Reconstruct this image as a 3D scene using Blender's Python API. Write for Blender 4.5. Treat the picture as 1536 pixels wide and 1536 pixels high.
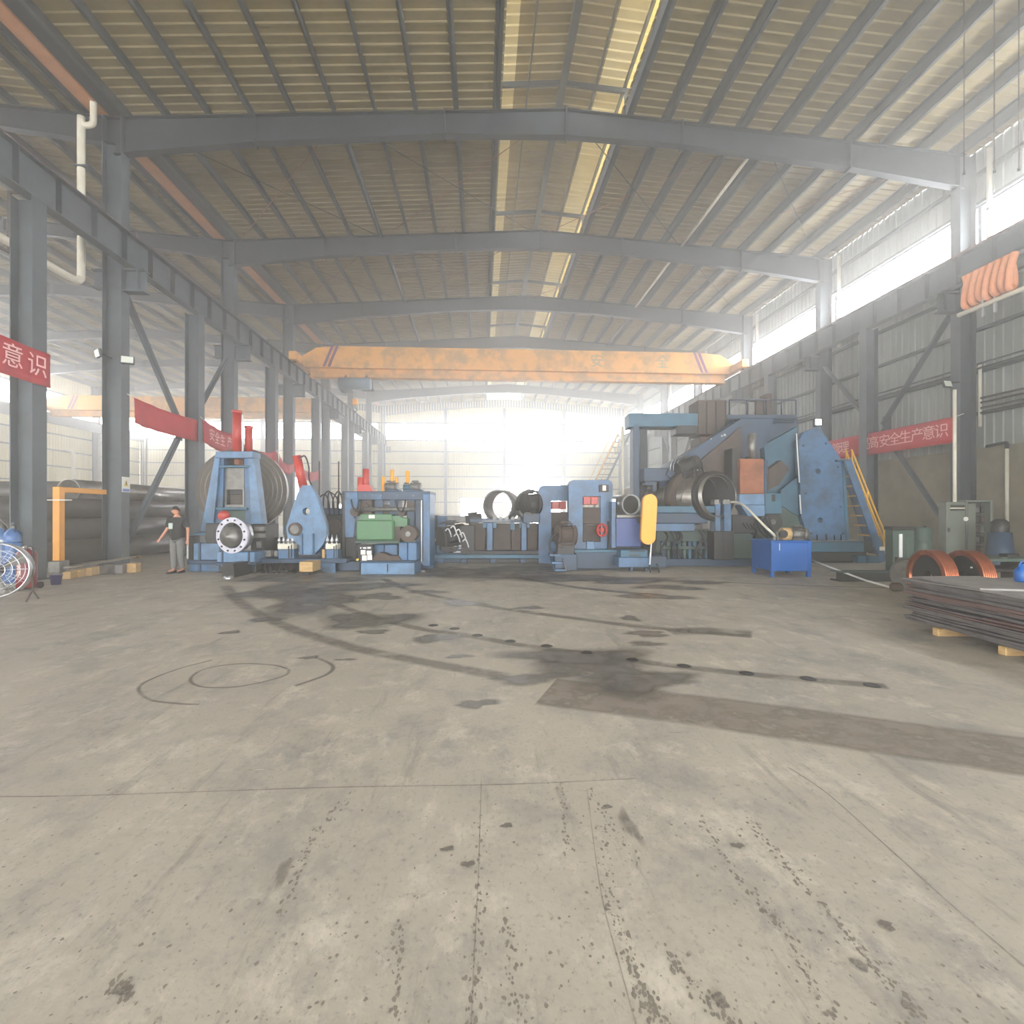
import bpy, bmesh, math, random
from mathutils import Vector, Matrix

for _o in list(bpy.data.objects):
    bpy.data.objects.remove(_o)
scene = bpy.context.scene
COL = scene.collection
rng = random.Random(7)

# ------------------------------------------------------------------ camera, sky, exposure
CAM_H = 1.6                      # eye height above the concrete floor
YAW = math.radians(3.43)         # camera looks a little to the right of the hall axis
CS, SN = math.cos(YAW), math.sin(YAW)
cam_data = bpy.data.cameras.new('camera')
cam_data.sensor_width = 36.0
cam_data.lens = 18.0
cam_data.clip_start = 0.05
cam_data.clip_end = 400
cam = bpy.data.objects.new('camera', cam_data)
cam.location = (0, 0, CAM_H)
cam.rotation_euler = (math.pi / 2, 0, -YAW)
COL.objects.link(cam)
scene.camera = cam

world = bpy.data.worlds.new('overcast_sky')
scene.world = world
world.use_nodes = True
bg = world.node_tree.nodes['Background']
bg.inputs['Color'].default_value = (0.97, 0.98, 1.0, 1)
bg.inputs['Strength'].default_value = 26.0
scene.view_settings.view_transform = 'Standard'
scene.view_settings.look = 'None'
scene.view_settings.gamma = 1.0
scene.view_settings.exposure = 0.12
scene.view_settings.use_curve_mapping = False
cy = scene.cycles
cy.max_bounces = 8
cy.diffuse_bounces = 5
cy.glossy_bounces = 3
cy.transmission_bounces = 3
cy.transparent_max_bounces = 12
cy.volume_bounces = 1
cy.sample_clamp_indirect = 8.0
cy.caustics_reflective = False
cy.caustics_refractive = False
cy.use_denoising = True

# hall dimensions (metres): X across, Y along the hall, Z up
XL, XR = -11.05, 16.1             # the two column rows of the main hall
XRIDGE = 2.7
XW = 16.75                       # right wall
XLL = -37.2                      # far wall of the neighbouring bay
YB, YE = -14.0, 58.2             # open near end, end wall
RAFY = [16.2 + 7.0 * k for k in range(-4, 7)]
ZE, ZR = 13.5, 14.4              # rafter top at the eaves and at the ridge


def portal(name, loc, rot, sx, sy):
    ld = bpy.data.lights.new(name, 'AREA')
    ld.shape = 'RECTANGLE'
    ld.size, ld.size_y = sx, sy
    ld.cycles.is_portal = True
    o = bpy.data.objects.new(name, ld)
    o.location = loc
    o.rotation_euler = rot
    COL.objects.link(o)


# openings that let the sky in: open near end, end wall strip, right wall strip
portal('portal_open_end', (2.7, YB, 3.0), (math.pi / 2, 0, 0), 22, 6)
portal('portal_added_side_gate', (-24.5, YB, 2.75), (math.pi / 2, 0, 0), 17, 5.5)  # unseen side gate added to brighten the neighbouring bay roof
portal('portal_right_strip', (XW, 22, 11.1), (0, math.pi / 2, 0), 1.5, 72)
portal('portal_end_strip', (-10, YE + 0.1, 10.9), (-math.pi / 2, 0, 0), 52, 2.4)


# ------------------------------------------------------------------ materials
def lin(c):
    return tuple(((v / 255.0) / 12.92 if v / 255.0 <= 0.04045 else ((v / 255.0 + 0.055) / 1.055) ** 2.4) for v in c) + (1.0,)


MATS = {}


def mat(name, col, col2=None, rough=0.55, metal=0.0, scale=3.0, amount=0.5, bump=0.0, stretch=(1, 1, 1), emit=None, lo=0.42, hi=0.68, detail=5):
    """surface whose colour is broken up by a noise between col and col2 (wear, dust, rust)"""
    if name in MATS:
        return MATS[name]
    m = bpy.data.materials.new(name)
    m.use_nodes = True
    nt = m.node_tree
    b = nt.nodes['Principled BSDF']
    b.inputs['Roughness'].default_value = rough
    b.inputs['Metallic'].default_value = metal
    if emit:
        b.inputs['Emission Color'].default_value = lin(col)
        b.inputs['Emission Strength'].default_value = emit
    if col2 is None:
        b.inputs['Base Color'].default_value = lin(col)
    else:
        tc = nt.nodes.new('ShaderNodeTexCoord')
        mp = nt.nodes.new('ShaderNodeMapping')
        mp.inputs['Scale'].default_value = stretch
        nt.links.new(tc.outputs['Object'], mp.inputs['Vector'])
        nz = nt.nodes.new('ShaderNodeTexNoise')
        nz.inputs['Scale'].default_value = scale
        nz.inputs['Detail'].default_value = detail
        nz.inputs['Roughness'].default_value = 0.65
        nt.links.new(mp.outputs['Vector'], nz.inputs['Vector'])
        rp = nt.nodes.new('ShaderNodeValToRGB')
        rp.color_ramp.elements[0].position = lo
        rp.color_ramp.elements[1].position = hi
        c1, c2 = lin(col), lin(col2)
        rp.color_ramp.elements[0].color = c1
        rp.color_ramp.elements[1].color = tuple(c1[i] + (c2[i] - c1[i]) * amount for i in range(3)) + (1,)
        nt.links.new(nz.outputs['Fac'], rp.inputs['Fac'])
        nt.links.new(rp.outputs['Color'], b.inputs['Base Color'])
        if bump:
            bp = nt.nodes.new('ShaderNodeBump')
            bp.inputs['Strength'].default_value = bump
            bp.inputs['Distance'].default_value = 0.02
            nt.links.new(nz.outputs['Fac'], bp.inputs['Height'])
            nt.links.new(bp.outputs['Normal'], b.inputs['Normal'])
    MATS[name] = m
    return m


STEEL = mat('grey_steel_paint', (74, 82, 86), (58, 64, 66), rough=0.6, scale=2.0, amount=0.8)
STEELD = mat('dark_steel_paint', (46, 52, 57), (36, 41, 45), rough=0.6, scale=2.0, amount=0.8)
PURLIN = mat('galvanised_purlin', (74, 78, 76), (58, 61, 60), rough=0.6, scale=2.0, amount=0.8)
ROOF = mat('roof_sheet', (142, 127, 84), (118, 105, 68), rough=0.6, scale=0.8, amount=0.8)
ROOF_LIT = mat('lit_monitor_sheet', (226, 214, 172), (206, 194, 150), rough=0.6, scale=0.8, amount=0.6)  # paler roof sheet, light from the monitor's open sides painted in
CLAD = mat('wall_cladding', (150, 154, 148), (124, 128, 122), rough=0.55, scale=1.0, amount=0.8, stretch=(1, 1, 0.3))
CREAM = mat('cream_cladding', (214, 204, 164), (196, 186, 146), rough=0.6, scale=0.7, amount=0.7, stretch=(1, 1, 0.3))
PLASTER = mat('cement_render', (150, 142, 122), (116, 110, 94), rough=0.9, scale=0.9, amount=0.9, bump=0.3)
PVC = mat('cream_plastic_pipe', (222, 216, 196), (200, 190, 165), rough=0.45, scale=3, amount=0.6)
RUSTRAIL = mat('rusty_rail', (120, 58, 44), (84, 44, 36), rough=0.7, scale=4)
GUTTER = mat('rust_primer_gutter', (176, 122, 82), (140, 92, 60), rough=0.7, scale=2)
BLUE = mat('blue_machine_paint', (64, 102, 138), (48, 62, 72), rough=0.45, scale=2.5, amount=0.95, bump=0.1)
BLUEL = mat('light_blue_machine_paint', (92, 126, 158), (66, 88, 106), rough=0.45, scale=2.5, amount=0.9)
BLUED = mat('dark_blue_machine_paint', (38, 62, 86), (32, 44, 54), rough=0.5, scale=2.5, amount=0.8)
TEAL = mat('teal_machine_paint', (52, 96, 116), (40, 70, 86), rough=0.5, scale=2.5, amount=0.7)
TANK = mat('tank_blue_paint', (10, 84, 156), (10, 64, 122), rough=0.35, scale=2, amount=0.6)
GREEN = mat('green_machine_paint', (70, 116, 74), (78, 102, 80), rough=0.5, scale=3, amount=0.7)
RED = mat('red_cylinder_paint', (180, 52, 40), (140, 44, 36), rough=0.4, scale=3, amount=0.6)
BANNER = mat('red_banner_cloth', (176, 48, 54), (150, 38, 46), rough=0.8, scale=3, amount=0.6)
YELLOW = mat('yellow_guard_paint', (238, 164, 36), (222, 146, 30), rough=0.45, scale=3, amount=0.5)
CRANE = mat('crane_yellow_paint', (226, 162, 74), (176, 136, 84), rough=0.55, scale=1.1, amount=0.9, lo=0.45, hi=0.6)
RAILY = mat('yellow_handrail_paint', (214, 164, 52), (186, 136, 40), rough=0.5, scale=4)
PURPLE = mat('crane_stripe_paint', (112, 62, 104), rough=0.6)
DARK = mat('oily_dark_iron', (36, 36, 36), (54, 48, 42), rough=0.5, metal=0.3, scale=6, amount=0.9)
BLACK = mat('black_rubber', (26, 26, 27), rough=0.6)
IRON = mat('bare_grey_iron', (120, 118, 112), (84, 80, 74), rough=0.45, metal=0.5, scale=5, amount=0.9)
CHROME = mat('bright_machined_steel', (204, 204, 204), (160, 160, 160), rough=0.3, metal=0.85, scale=8)
SHINY = mat('new_steel_skin', (150, 146, 138), (110, 106, 100), rough=0.32, metal=0.85, scale=3, amount=0.9)
COILF = mat('coil_edge_steel', (84, 76, 66), (66, 60, 54), rough=0.6, metal=0.3, scale=5, amount=0.9)
RUST = mat('rusted_plate', (150, 96, 68), (112, 70, 52), rough=0.8, scale=3, amount=0.9)
BROWN = mat('greasy_brown_iron', (76, 62, 52), (52, 45, 40), rough=0.7, scale=4, amount=0.9)
WHITE = mat('white_paint', (228, 228, 224), (204, 204, 200), rough=0.5, scale=4)
LILAC = mat('pale_flange_paint', (206, 204, 214), (170, 168, 176), rough=0.4, scale=6, amount=0.7)
OLIVE = mat('olive_machine_paint', (62, 80, 70), (48, 58, 52), rough=0.6, scale=3)
WOOD = mat('pale_timber', (196, 164, 112), (158, 124, 80), rough=0.8, scale=4, stretch=(1, 6, 6), amount=0.9)
PIPE = mat('black_coated_pipe', (70, 68, 62), (50, 48, 44), rough=0.38, scale=1.6, amount=0.9, bump=0.15)
BORE_SHADE = mat('bore_shade_dark', (30, 29, 27), rough=0.8)  # near-black that paints the shade inside pipe bores and coils
CABINET = mat('grey_green_cabinet_paint', (110, 116, 104), (94, 98, 88), rough=0.5, scale=2, amount=0.7)
COPPER = mat('copper_wire', (176, 104, 74), (124, 66, 46), rough=0.3, metal=0.8, scale=5, amount=0.9)
PLATE = mat('mill_scale_plate', (112, 108, 108), (82, 76, 74), rough=0.5, metal=0.35, scale=3, amount=0.9)
PLATER = mat('reddish_mill_plate', (116, 88, 82), (90, 70, 66), rough=0.6, metal=0.2, scale=3, amount=0.9)
PLATEG = mat('grey_plate_top', (136, 132, 128), (110, 108, 104), rough=0.55, metal=0.3, scale=3, amount=0.9)
CANRED = mat('dark_red_drum_paint', (120, 34, 40), (92, 28, 34), rough=0.4, scale=4)
CYLBLUE = mat('gas_bottle_blue', (52, 96, 150), (40, 72, 110), rough=0.4, scale=4)
INDIGO = mat('indigo_bucket_plastic', (66, 64, 110), (52, 50, 84), rough=0.5, scale=4)
SKIN = mat('skin', (196, 140, 112), (178, 122, 96), rough=0.6, scale=8)
HAIR = mat('short_dark_hair', (40, 32, 28), rough=0.8)
SHIRT = mat('black_tee_cloth', (34, 34, 34), (44, 44, 44), rough=0.9, scale=8)
TROUSER = mat('grey_trouser_cloth', (112, 112, 108), (94, 94, 92), rough=0.9, scale=8)
SHOE = mat('dark_shoe', (40, 38, 36), rough=0.6)
LAMPW = mat('flood_lamp_glass', (214, 220, 206), rough=0.3)
LAMPON = mat('burning_flood_lamp', (235, 245, 255), emit=60)
PAPER = mat('white_card', (226, 224, 214), rough=0.7)
SIGNY = mat('sign_yellow', (220, 190, 60), rough=0.6)
SIGNB = mat('sign_blue', (70, 110, 180), rough=0.6)


# ------------------------------------------------------------------ mesh helpers
class MB:
    """collects shapes and links them as ONE mesh object"""

    def __init__(self):
        self.v, self.f, self.s = [], [], []

    def add(self, verts, faces, smooth=False):
        n = len(self.v)
        self.v += [tuple(p) for p in verts]
        self.f += [tuple(i + n for i in f) for f in faces]
        self.s += [smooth] * len(faces)
        return self

    def box(self, a, b, bev=0.0):
        x0, x1 = sorted((a[0], b[0])); y0, y1 = sorted((a[1], b[1])); z0, z1 = sorted((a[2], b[2]))
        c = min(bev, (x1 - x0) * 0.3, (y1 - y0) * 0.3, (z1 - z0) * 0.3)
        if c <= 0:
            v = [(x0, y0, z0), (x1, y0, z0), (x1, y1, z0), (x0, y1, z0), (x0, y0, z1), (x1, y0, z1), (x1, y1, z1), (x0, y1, z1)]
            f = [(3, 2, 1, 0), (4, 5, 6, 7), (0, 1, 5, 4), (1, 2, 6, 5), (2, 3, 7, 6), (3, 0, 4, 7)]
            return self.add(v, f)
        v, ix = [], {}
        X, Y, Z = (x0, x1), (y0, y1), (z0, z1)
        for i in (0, 1):
            for j in (0, 1):
                for k in (0, 1):
                    sx, sy, sz = (1, -1)[i], (1, -1)[j], (1, -1)[k]
                    for ax in range(3):
                        p = [X[i] + sx * c, Y[j] + sy * c, Z[k] + sz * c]
                        p[ax] = (X[i], Y[j], Z[k])[ax]
                        ix[(i, j, k, ax)] = len(v); v.append(p)
        f = []
        def quad(keys, out):
            q = [ix[k] for k in keys]
            a_, b_, c_ = (Vector(v[q[0]]), Vector(v[q[1]]), Vector(v[q[2]]))
            if (b_ - a_).cross(c_ - a_).dot(Vector(out)) < 0:
                q.reverse()
            f.append(tuple(q))
        for ax in range(3):
            o1, o2 = [q for q in range(3) if q != ax]
            for s in (0, 1):
                ks = []
                for (p, q) in ((0, 0), (1, 0), (1, 1), (0, 1)):
                    t = [0, 0, 0]; t[ax] = s; t[o1] = p; t[o2] = q
                    ks.append((t[0], t[1], t[2], ax))
                out = [0, 0, 0]; out[ax] = (-1, 1)[s]
                quad(ks, out)
            for p in (0, 1):
                for q in (0, 1):
                    ks = []
                    for (r, a2) in ((0, o1), (0, o2), (1, o2), (1, o1)):
                        t = [0, 0, 0]; t[ax] = r; t[o1] = p; t[o2] = q
                        ks.append((t[0], t[1], t[2], a2))
                    out = [0, 0, 0]; out[o1] = (-1, 1)[p]; out[o2] = (-1, 1)[q]
                    quad(ks, out)
        for i in (0, 1):
            for j in (0, 1):
                for k in (0, 1):
                    quad([(i, j, k, 0), (i, j, k, 1), (i, j, k, 2)], ((-1, 1)[i], (-1, 1)[j], (-1, 1)[k]))
        return self.add(v, f)

    def prism(self, pts, off):
        """flat polygon pts (3D) swept by the vector off"""
        n = len(pts)
        off = Vector(off)
        a = [Vector(p) for p in pts]
        nrm = Vector((0, 0, 0))
        for i in range(n):
            nrm += a[i].cross(a[(i + 1) % n])
        if nrm.dot(off) > 0:
            a.reverse()
        v = a + [p + off for p in a]
        f = [tuple(range(n)), tuple(reversed(range(n, 2 * n)))]
        for i in range(n):
            j = (i + 1) % n
            f.append((j, i, i + n, j + n))
        return self.add(v, f)

    def beam(self, p, q, w, h, up=(0, 0, 1)):
        """rectangular bar from p to q"""
        p, q = Vector(p), Vector(q)
        d = (q - p).normalized()
        u = Vector(up)
        s = d.cross(u)
        if s.length < 1e-4:
            s = d.cross(Vector((0, 1, 0)))
        s.normalize()
        u = s.cross(d)
        s, u = s * w / 2, u * h / 2
        return self.prism([p - s - u, p + s - u, p + s + u, p - s + u], q - p)

    def cyl(self, p, q, r, n=16, r2=None, caps=True, smooth=True):
        p, q = Vector(p), Vector(q)
        r2 = r if r2 is None else r2
        d = (q - p).normalized()
        a = d.orthogonal().normalized()
        b = d.cross(a)
        v = []
        for (c, rr) in ((p, r), (q, r2)):
            for i in range(n):
                t = 2 * math.pi * i / n
                v.append(c + a * math.cos(t) * rr + b * math.sin(t) * rr)
        k = len(self.v)
        self.add(v, [(i, (i + 1) % n, n + (i + 1) % n, n + i) for i in range(n)], smooth)
        if caps:
            self.f += [tuple(k + i for i in reversed(range(n))), tuple(k + n + i for i in range(n))]
            self.s += [False, False]
        return self

    def ring(self, c, axis, r0, r1, t, n=32):
        """flat ring (washer/tube) with inner radius r0, outer r1, thickness t along axis from c"""
        c, d = Vector(c), Vector(axis).normalized()
        a = d.orthogonal().normalized()
        b = d.cross(a)
        v = []
        for (o, rr) in ((0, r0), (0, r1), (t, r1), (t, r0)):
            for i in range(n):
                th = 2 * math.pi * i / n
                v.append(c + d * o + a * math.cos(th) * rr + b * math.sin(th) * rr)
        for k in range(4):
            f = []
            for i in range(n):
                j = (i + 1) % n
                k2 = (k + 1) % 4
                f.append((k * n + j, k * n + i, k2 * n + i, k2 * n + j))
            if k == 0:
                base = len(self.v)
                self.add(v, f, False)
            else:
                self.f += [tuple(base + q for q in ff) for ff in f]
                self.s += [k in (1, 3)] * len(f)
        return self

    def tube(self, pts, r, n=8, closed=False):
        pts = [Vector(p) for p in pts]
        m = len(pts)
        v = []
        prev = None
        for i, p in enumerate(pts):
            if closed:
                d = (pts[(i + 1) % m] - pts[i - 1]).normalized()
            else:
                d = (pts[min(i + 1, m - 1)] - pts[max(i - 1, 0)]).normalized()
            a = d.orthogonal().normalized() if prev is None else (prev - d * prev.dot(d)).normalized()
            prev = a
            b = d.cross(a)
            rr = r[i] if isinstance(r, (list, tuple)) else r
            for j in range(n):
                t = 2 * math.pi * j / n
                v.append(p + a * math.cos(t) * rr + b * math.sin(t) * rr)
        f = []
        for i in range(m if closed else m - 1):
            i2 = (i + 1) % m
            for j in range(n):
                j2 = (j + 1) % n
                f.append((i * n + j, i * n + j2, i2 * n + j2, i2 * n + j))
        k = len(self.v)
        self.add(v, f, True)
        if not closed:
            self.f += [tuple(k + j for j in reversed(range(n))), tuple(k + (m - 1) * n + j for j in range(n))]
            self.s += [False, False]
        return self

    def lathe(self, c, prof, n=24, axis=(0, 0, 1)):
        """profile [(r, h)...] turned about axis through c"""
        c, d = Vector(c), Vector(axis).normalized()
        a = d.orthogonal().normalized()
        b = d.cross(a)
        v = []
        for (r, h) in prof:
            for i in range(n):
                t = 2 * math.pi * i / n
                v.append(c + d * h + a * math.cos(t) * r + b * math.sin(t) * r)
        f = []
        for k in range(len(prof) - 1):
            for i in range(n):
                j = (i + 1) % n
                f.append((k * n + i, k * n + j, (k + 1) * n + j, (k + 1) * n + i))
        return self.add(v, f, True)

    def build(self, name, m, parent=None, kind=None):
        me = bpy.data.meshes.new(name)
        me.from_pydata([tuple(p) for p in self.v], [], self.f)
        me.polygons.foreach_set('use_smooth', self.s)
        me.materials.append(m)
        me.update()
        o = bpy.data.objects.new(name, me)
        COL.objects.link(o)
        if parent is not None:
            o.parent = parent
        if kind:
            o['kind'] = kind
        return o


def tag(o, label=None, cat=None, group=None, kind=None):
    if label: o['label'] = label
    if cat: o['category'] = cat
    if group: o['group'] = group
    if kind: o['kind'] = kind
    return o


def empty(name, loc=(0, 0, 0), rz=0.0):
    o = bpy.data.objects.new(name, None)
    o.empty_display_size = 0.2
    o.location = loc
    o.rotation_euler = (0, 0, rz)
    COL.objects.link(o)
    return o


def kids(o):
    return [c for c in bpy.data.objects if c.parent == o]


def copy_tree(o, parent=None):
    c = o.copy()
    COL.objects.link(c)
    if parent is not None:
        c.parent = parent
    for ch in list(o.children):
        copy_tree(ch, c)
    return c


def place(px, py, d):
    """hall point seen at photo pixel (px, py) at the distance d in front of the camera"""
    xc = (px - 768.0) / 768.0 * d
    return Vector((xc * CS + d * SN, d * CS - xc * SN, CAM_H + (768.0 - py) / 768.0 * d))


def floor_at(px, py):
    d = 768.0 * CAM_H / (py - 768.0)
    p = place(px, py, d)
    return Vector((p.x, p.y, 0.0))


# ------------------------------------------------------------------ floor
def floor_material():
    m = bpy.data.materials.new('worn_concrete')
    m.use_nodes = True
    nt = m.node_tree
    N, L = nt.nodes, nt.links
    b = N['Principled BSDF']
    geo = N.new('ShaderNodeNewGeometry')

    def noise(scale, detail=6, stretch=(1, 1, 1), rough=0.6, dist=0.0):
        mp = N.new('ShaderNodeMapping')
        mp.inputs['Scale'].default_value = stretch
        L.new(geo.outputs['Position'], mp.inputs['Vector'])
        n = N.new('ShaderNodeTexNoise')
        n.inputs['Scale'].default_value = scale
        n.inputs['Detail'].default_value = detail
        n.inputs['Roughness'].default_value = rough
        n.inputs['Distortion'].default_value = dist
        L.new(mp.outputs['Vector'], n.inputs['Vector'])
        return n.outputs['Fac']

    def ramp(src, lo, hi, c0=(0, 0, 0, 1), c1=(1, 1, 1, 1)):
        r = N.new('ShaderNodeValToRGB')
        r.color_ramp.elements[0].position, r.color_ramp.elements[1].position = lo, hi
        r.color_ramp.elements[0].color, r.color_ramp.elements[1].color = c0, c1
        L.new(src, r.inputs['Fac'])
        return r.outputs['Color']

    def mix(fac, a, c, amt=1.0):
        x = N.new('ShaderNodeMix')
        x.data_type = 'RGBA'
        if amt != 1.0:
            mm = N.new('ShaderNodeMath'); mm.operation = 'MULTIPLY'; mm.inputs[1].default_value = amt
            L.new(fac, mm.inputs[0]); fac = mm.outputs[0]
        L.new(fac, x.inputs['Factor'])
        for s, val in ((6, a), (7, c)):
            if isinstance(val, tuple): x.inputs[s].default_value = val
            else: L.new(val, x.inputs[s])
        return x.outputs[2]

    base = mix(ramp(noise(0.35, 8, (1, 1, 1), 0.7, 0.1), 0.30, 0.70), lin((157, 151, 139)), lin((181, 173, 158)))
    base = mix(ramp(noise(1.3, 9, (1, 0.8, 1), 0.75, 0.1), 0.48, 0.72), base, lin((122, 121, 119)), 0.9)
    base = mix(ramp(noise(2.6, 8, (1, 0.7, 1), 0.75, 0.15), 0.52, 0.72), base, lin((210, 202, 186)), 0.8)
    base = mix(ramp(noise(5.0, 10, (1.0, 0.10, 1), 0.75), 0.56, 0.70), base, lin((112, 107, 100)), 0.65)
    base = mix(ramp(noise(38, 6, (1, 0.7, 1), 0.75), 0.55, 0.68), base, lin((104, 100, 94)), 0.6)
    base = mix(ramp(noise(0.8, 10, (1, 0.5, 1), 0.82, 0.2), 0.58, 0.68), base, lin((104, 104, 107)), 0.6)
    L.new(base, b.inputs['Base Color'])
    rr = N.new('ShaderNodeMapRange')
    L.new(noise(1.3, 6), rr.inputs[0])
    rr.inputs[3].default_value, rr.inputs[4].default_value = 0.45, 0.85
    L.new(rr.outputs[0], b.inputs['Roughness'])
    bp = N.new('ShaderNodeBump')
    bp.inputs['Strength'].default_value = 0.25
    bp.inputs['Distance'].default_value = 0.01
    L.new(noise(14, 8), bp.inputs['Height'])
    L.new(bp.outputs['Normal'], b.inputs['Normal'])
    return m


floor = MB().box((XLL - 1, YB - 4, -0.3), (XW + 0.6, YE + 1, 0.0)).build('floor', floor_material(), kind='structure')


def decal_mat(name, col, strength=1.0, nscale=2.2, gloss=0.5, thr=(0.30, 0.55)):
    """stain lying on the concrete: opacity from the mesh's own edge fade, broken up by noise"""
    m = bpy.data.materials.new(name)
    m.use_nodes = True
    nt = m.node_tree
    N, L = nt.nodes, nt.links
    b = N['Principled BSDF']
    b.inputs['Base Color'].default_value = lin(col)
    b.inputs['Roughness'].default_value = gloss
    at = N.new('ShaderNodeAttribute'); at.attribute_name = 'fade'
    geo = N.new('ShaderNodeNewGeometry')
    nz = N.new('ShaderNodeTexNoise'); nz.inputs['Scale'].default_value = nscale; nz.inputs['Detail'].default_value = 8
    nz.inputs['Roughness'].default_value = 0.7
    L.new(geo.outputs['Position'], nz.inputs['Vector'])
    ad = N.new('ShaderNodeMath'); ad.operation = 'MULTIPLY'
    L.new(at.outputs['Fac'], ad.inputs[0])
    rp = N.new('ShaderNodeMapRange'); rp.inputs[1].default_value, rp.inputs[2].default_value = thr
    rp.inputs[3].default_value, rp.inputs[4].default_value = 0.25, 1.0
    L.new(nz.outputs['Fac'], rp.inputs[0])
    L.new(rp.outputs[0], ad.inputs[1])
    m2 = N.new('ShaderNodeMath'); m2.operation = 'MULTIPLY'; m2.inputs[1].default_value = strength; m2.use_clamp = True
    L.new(ad.outputs[0], m2.inputs[0])
    L.new(m2.outputs[0], b.inputs['Alpha'])
    return m


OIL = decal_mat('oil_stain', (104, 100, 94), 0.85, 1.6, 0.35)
DIRT = decal_mat('brown_dirt_band', (136, 126, 114), 0.9, 3.0, 0.6)
GREASE = decal_mat('grease_track', (126, 120, 112), 0.6, 2.5, 0.5)
CHIP = decal_mat('dark_chip_mark', (104, 98, 90), 0.8, 9.0, 0.7)
PALE = decal_mat('pale_scuff', (206, 200, 188), 0.8, 9.0, 0.7)
_h = [0.0015]


def fade_mesh(name, v, f, fade, m):
    me = bpy.data.meshes.new(name)
    me.from_pydata(v, [], f)
    a = me.attributes.new('fade', 'FLOAT', 'POINT')
    a.data.foreach_set('value', fade)
    me.materials.append(m)
    o = bpy.data.objects.new(name, me)
    COL.objects.link(o)
    o.parent = floor
    return o


def stain(px, py, rx, ry, m=OIL, seed=0, name='oil_stain', soft=0.55):
    """irregular blot around a floor point, rx / ry in metres across / along the hall"""
    r_ = random.Random(seed + int(px * 3 + py))
    c = floor_at(px, py)
    _h[0] += 0.0001
    n = 28
    ph = [r_.uniform(0, 6.28) for _ in range(4)]
    v, fd, f = [(c.x, c.y, _h[0])], [1.0], []
    for k, (s, al) in enumerate(((soft, 1.0), (1.0, 0.0))):
        for i in range(n):
            t = 2 * math.pi * i / n
            w = 1 + 0.22 * math.sin(2 * t + ph[0]) + 0.16 * math.sin(3 * t + ph[1]) + 0.10 * math.sin(5 * t + ph[2]) + 0.06 * math.sin(9 * t + ph[3])
            v.append((c.x + math.cos(t) * rx * w * s, c.y + math.sin(t) * ry * w * s, _h[0])); fd.append(al)
    for i in range(n):
        j = (i + 1) % n
        f += [(0, 1 + i, 1 + j), (1 + i, 1 + n + i, 1 + n + j, 1 + j)]
    return fade_mesh(name, v, f, fd, m)


def smooth_line(pts, k=8):
    P = [Vector(p) for p in pts]
    out = []
    for i in range(len(P) - 1):
        p0, p1, p2, p3 = P[max(i - 1, 0)], P[i], P[i + 1], P[min(i + 2, len(P) - 1)]
        for j in range(k):
            t = j / k
            out.append(0.5 * ((2 * p1) + (p2 - p0) * t + (2 * p0 - 5 * p1 + 4 * p2 - p3) * t * t + (3 * p1 - p0 - 3 * p2 + p3) * t ** 3))
    out.append(P[-1])
    return out


def ribbon(name, pix, w, m, soft=0.35, ends=True):
    c = smooth_line([floor_at(*p) for p in pix])
    _h[0] += 0.0001
    v, fd, f = [], [], []
    for i, p in enumerate(c):
        d = (c[min(i + 1, len(c) - 1)] - c[max(i - 1, 0)]).normalized()
        s = Vector((-d.y, d.x, 0))
        e = 0.0 if ends and i in (0, len(c) - 1) else 1.0
        for (q, al) in ((-0.5 - soft, 0), (-0.5 + soft * 0.4, 1), (0.5 - soft * 0.4, 1), (0.5 + soft, 0)):
            g = p + s * q * w
            v.append((g.x, g.y, _h[0])); fd.append(al * e)
    for i in range(len(c) - 1):
        for k in range(3):
            f.append((i * 4 + k, i * 4 + k + 1, i * 4 + k + 5, i * 4 + k + 4))
    return fade_mesh(name, v, f, fd, m)


# swing-track lines of the machine carriages, curving over the floor
ribbon('grease_track', [(338, 878), (352, 896), (378, 916), (420, 936), (470, 954), (540, 974), (640, 994), (760, 1016)], 0.17, GREASE)
ribbon('grease_track', [(455, 884), (500, 905), (560, 926), (640, 945), (700, 953), (770, 966), (850, 977), (950, 991), (1030, 1001), (1120, 1011), (1215, 1020), (1335, 1030)], 0.13, GREASE)
ribbon('grease_track', [(575, 868), (612, 884), (680, 900), (760, 914), (850, 926), (950, 939), (1060, 949), (1130, 955)], 0.15, GREASE)
ribbon('grease_track', [(778, 866), (850, 879), (920, 887), (1000, 894)], 0.16, OIL)
ribbon('grease_track', [(985, 869), (1100, 874), (1200, 878), (1330, 882)], 0.07, OIL, 0.5)
ribbon('dirt_band', [(820, 1036), (900, 1046), (1000, 1058), (1130, 1076), (1260, 1094), (1400, 1114), (1540, 1134), (1700, 1156)], 0.62, DIRT, 0.10, ends=False)
ribbon('dirt_band', [(1000, 948), (1060, 946), (1130, 952)], 0.3, GREASE)
ribbon('floor_joint', [(-40, 1196), (120, 1194), (330, 1187), (520, 1181), (760, 1177), (960, 1168)], 0.006, GREASE, 0.8)
ribbon('floor_joint', [(1180, 1150), (1240, 1190), (1330, 1270), (1430, 1360), (1560, 1470)], 0.005, GREASE, 0.8)
for a in ([(722, 1170), (718, 1300), (712, 1420), (706, 1560)], [(880, 1180), (900, 1330), (930, 1450), (960, 1560)]):
    ribbon('floor_joint', a, 0.003, GREASE, 0.8)
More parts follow.
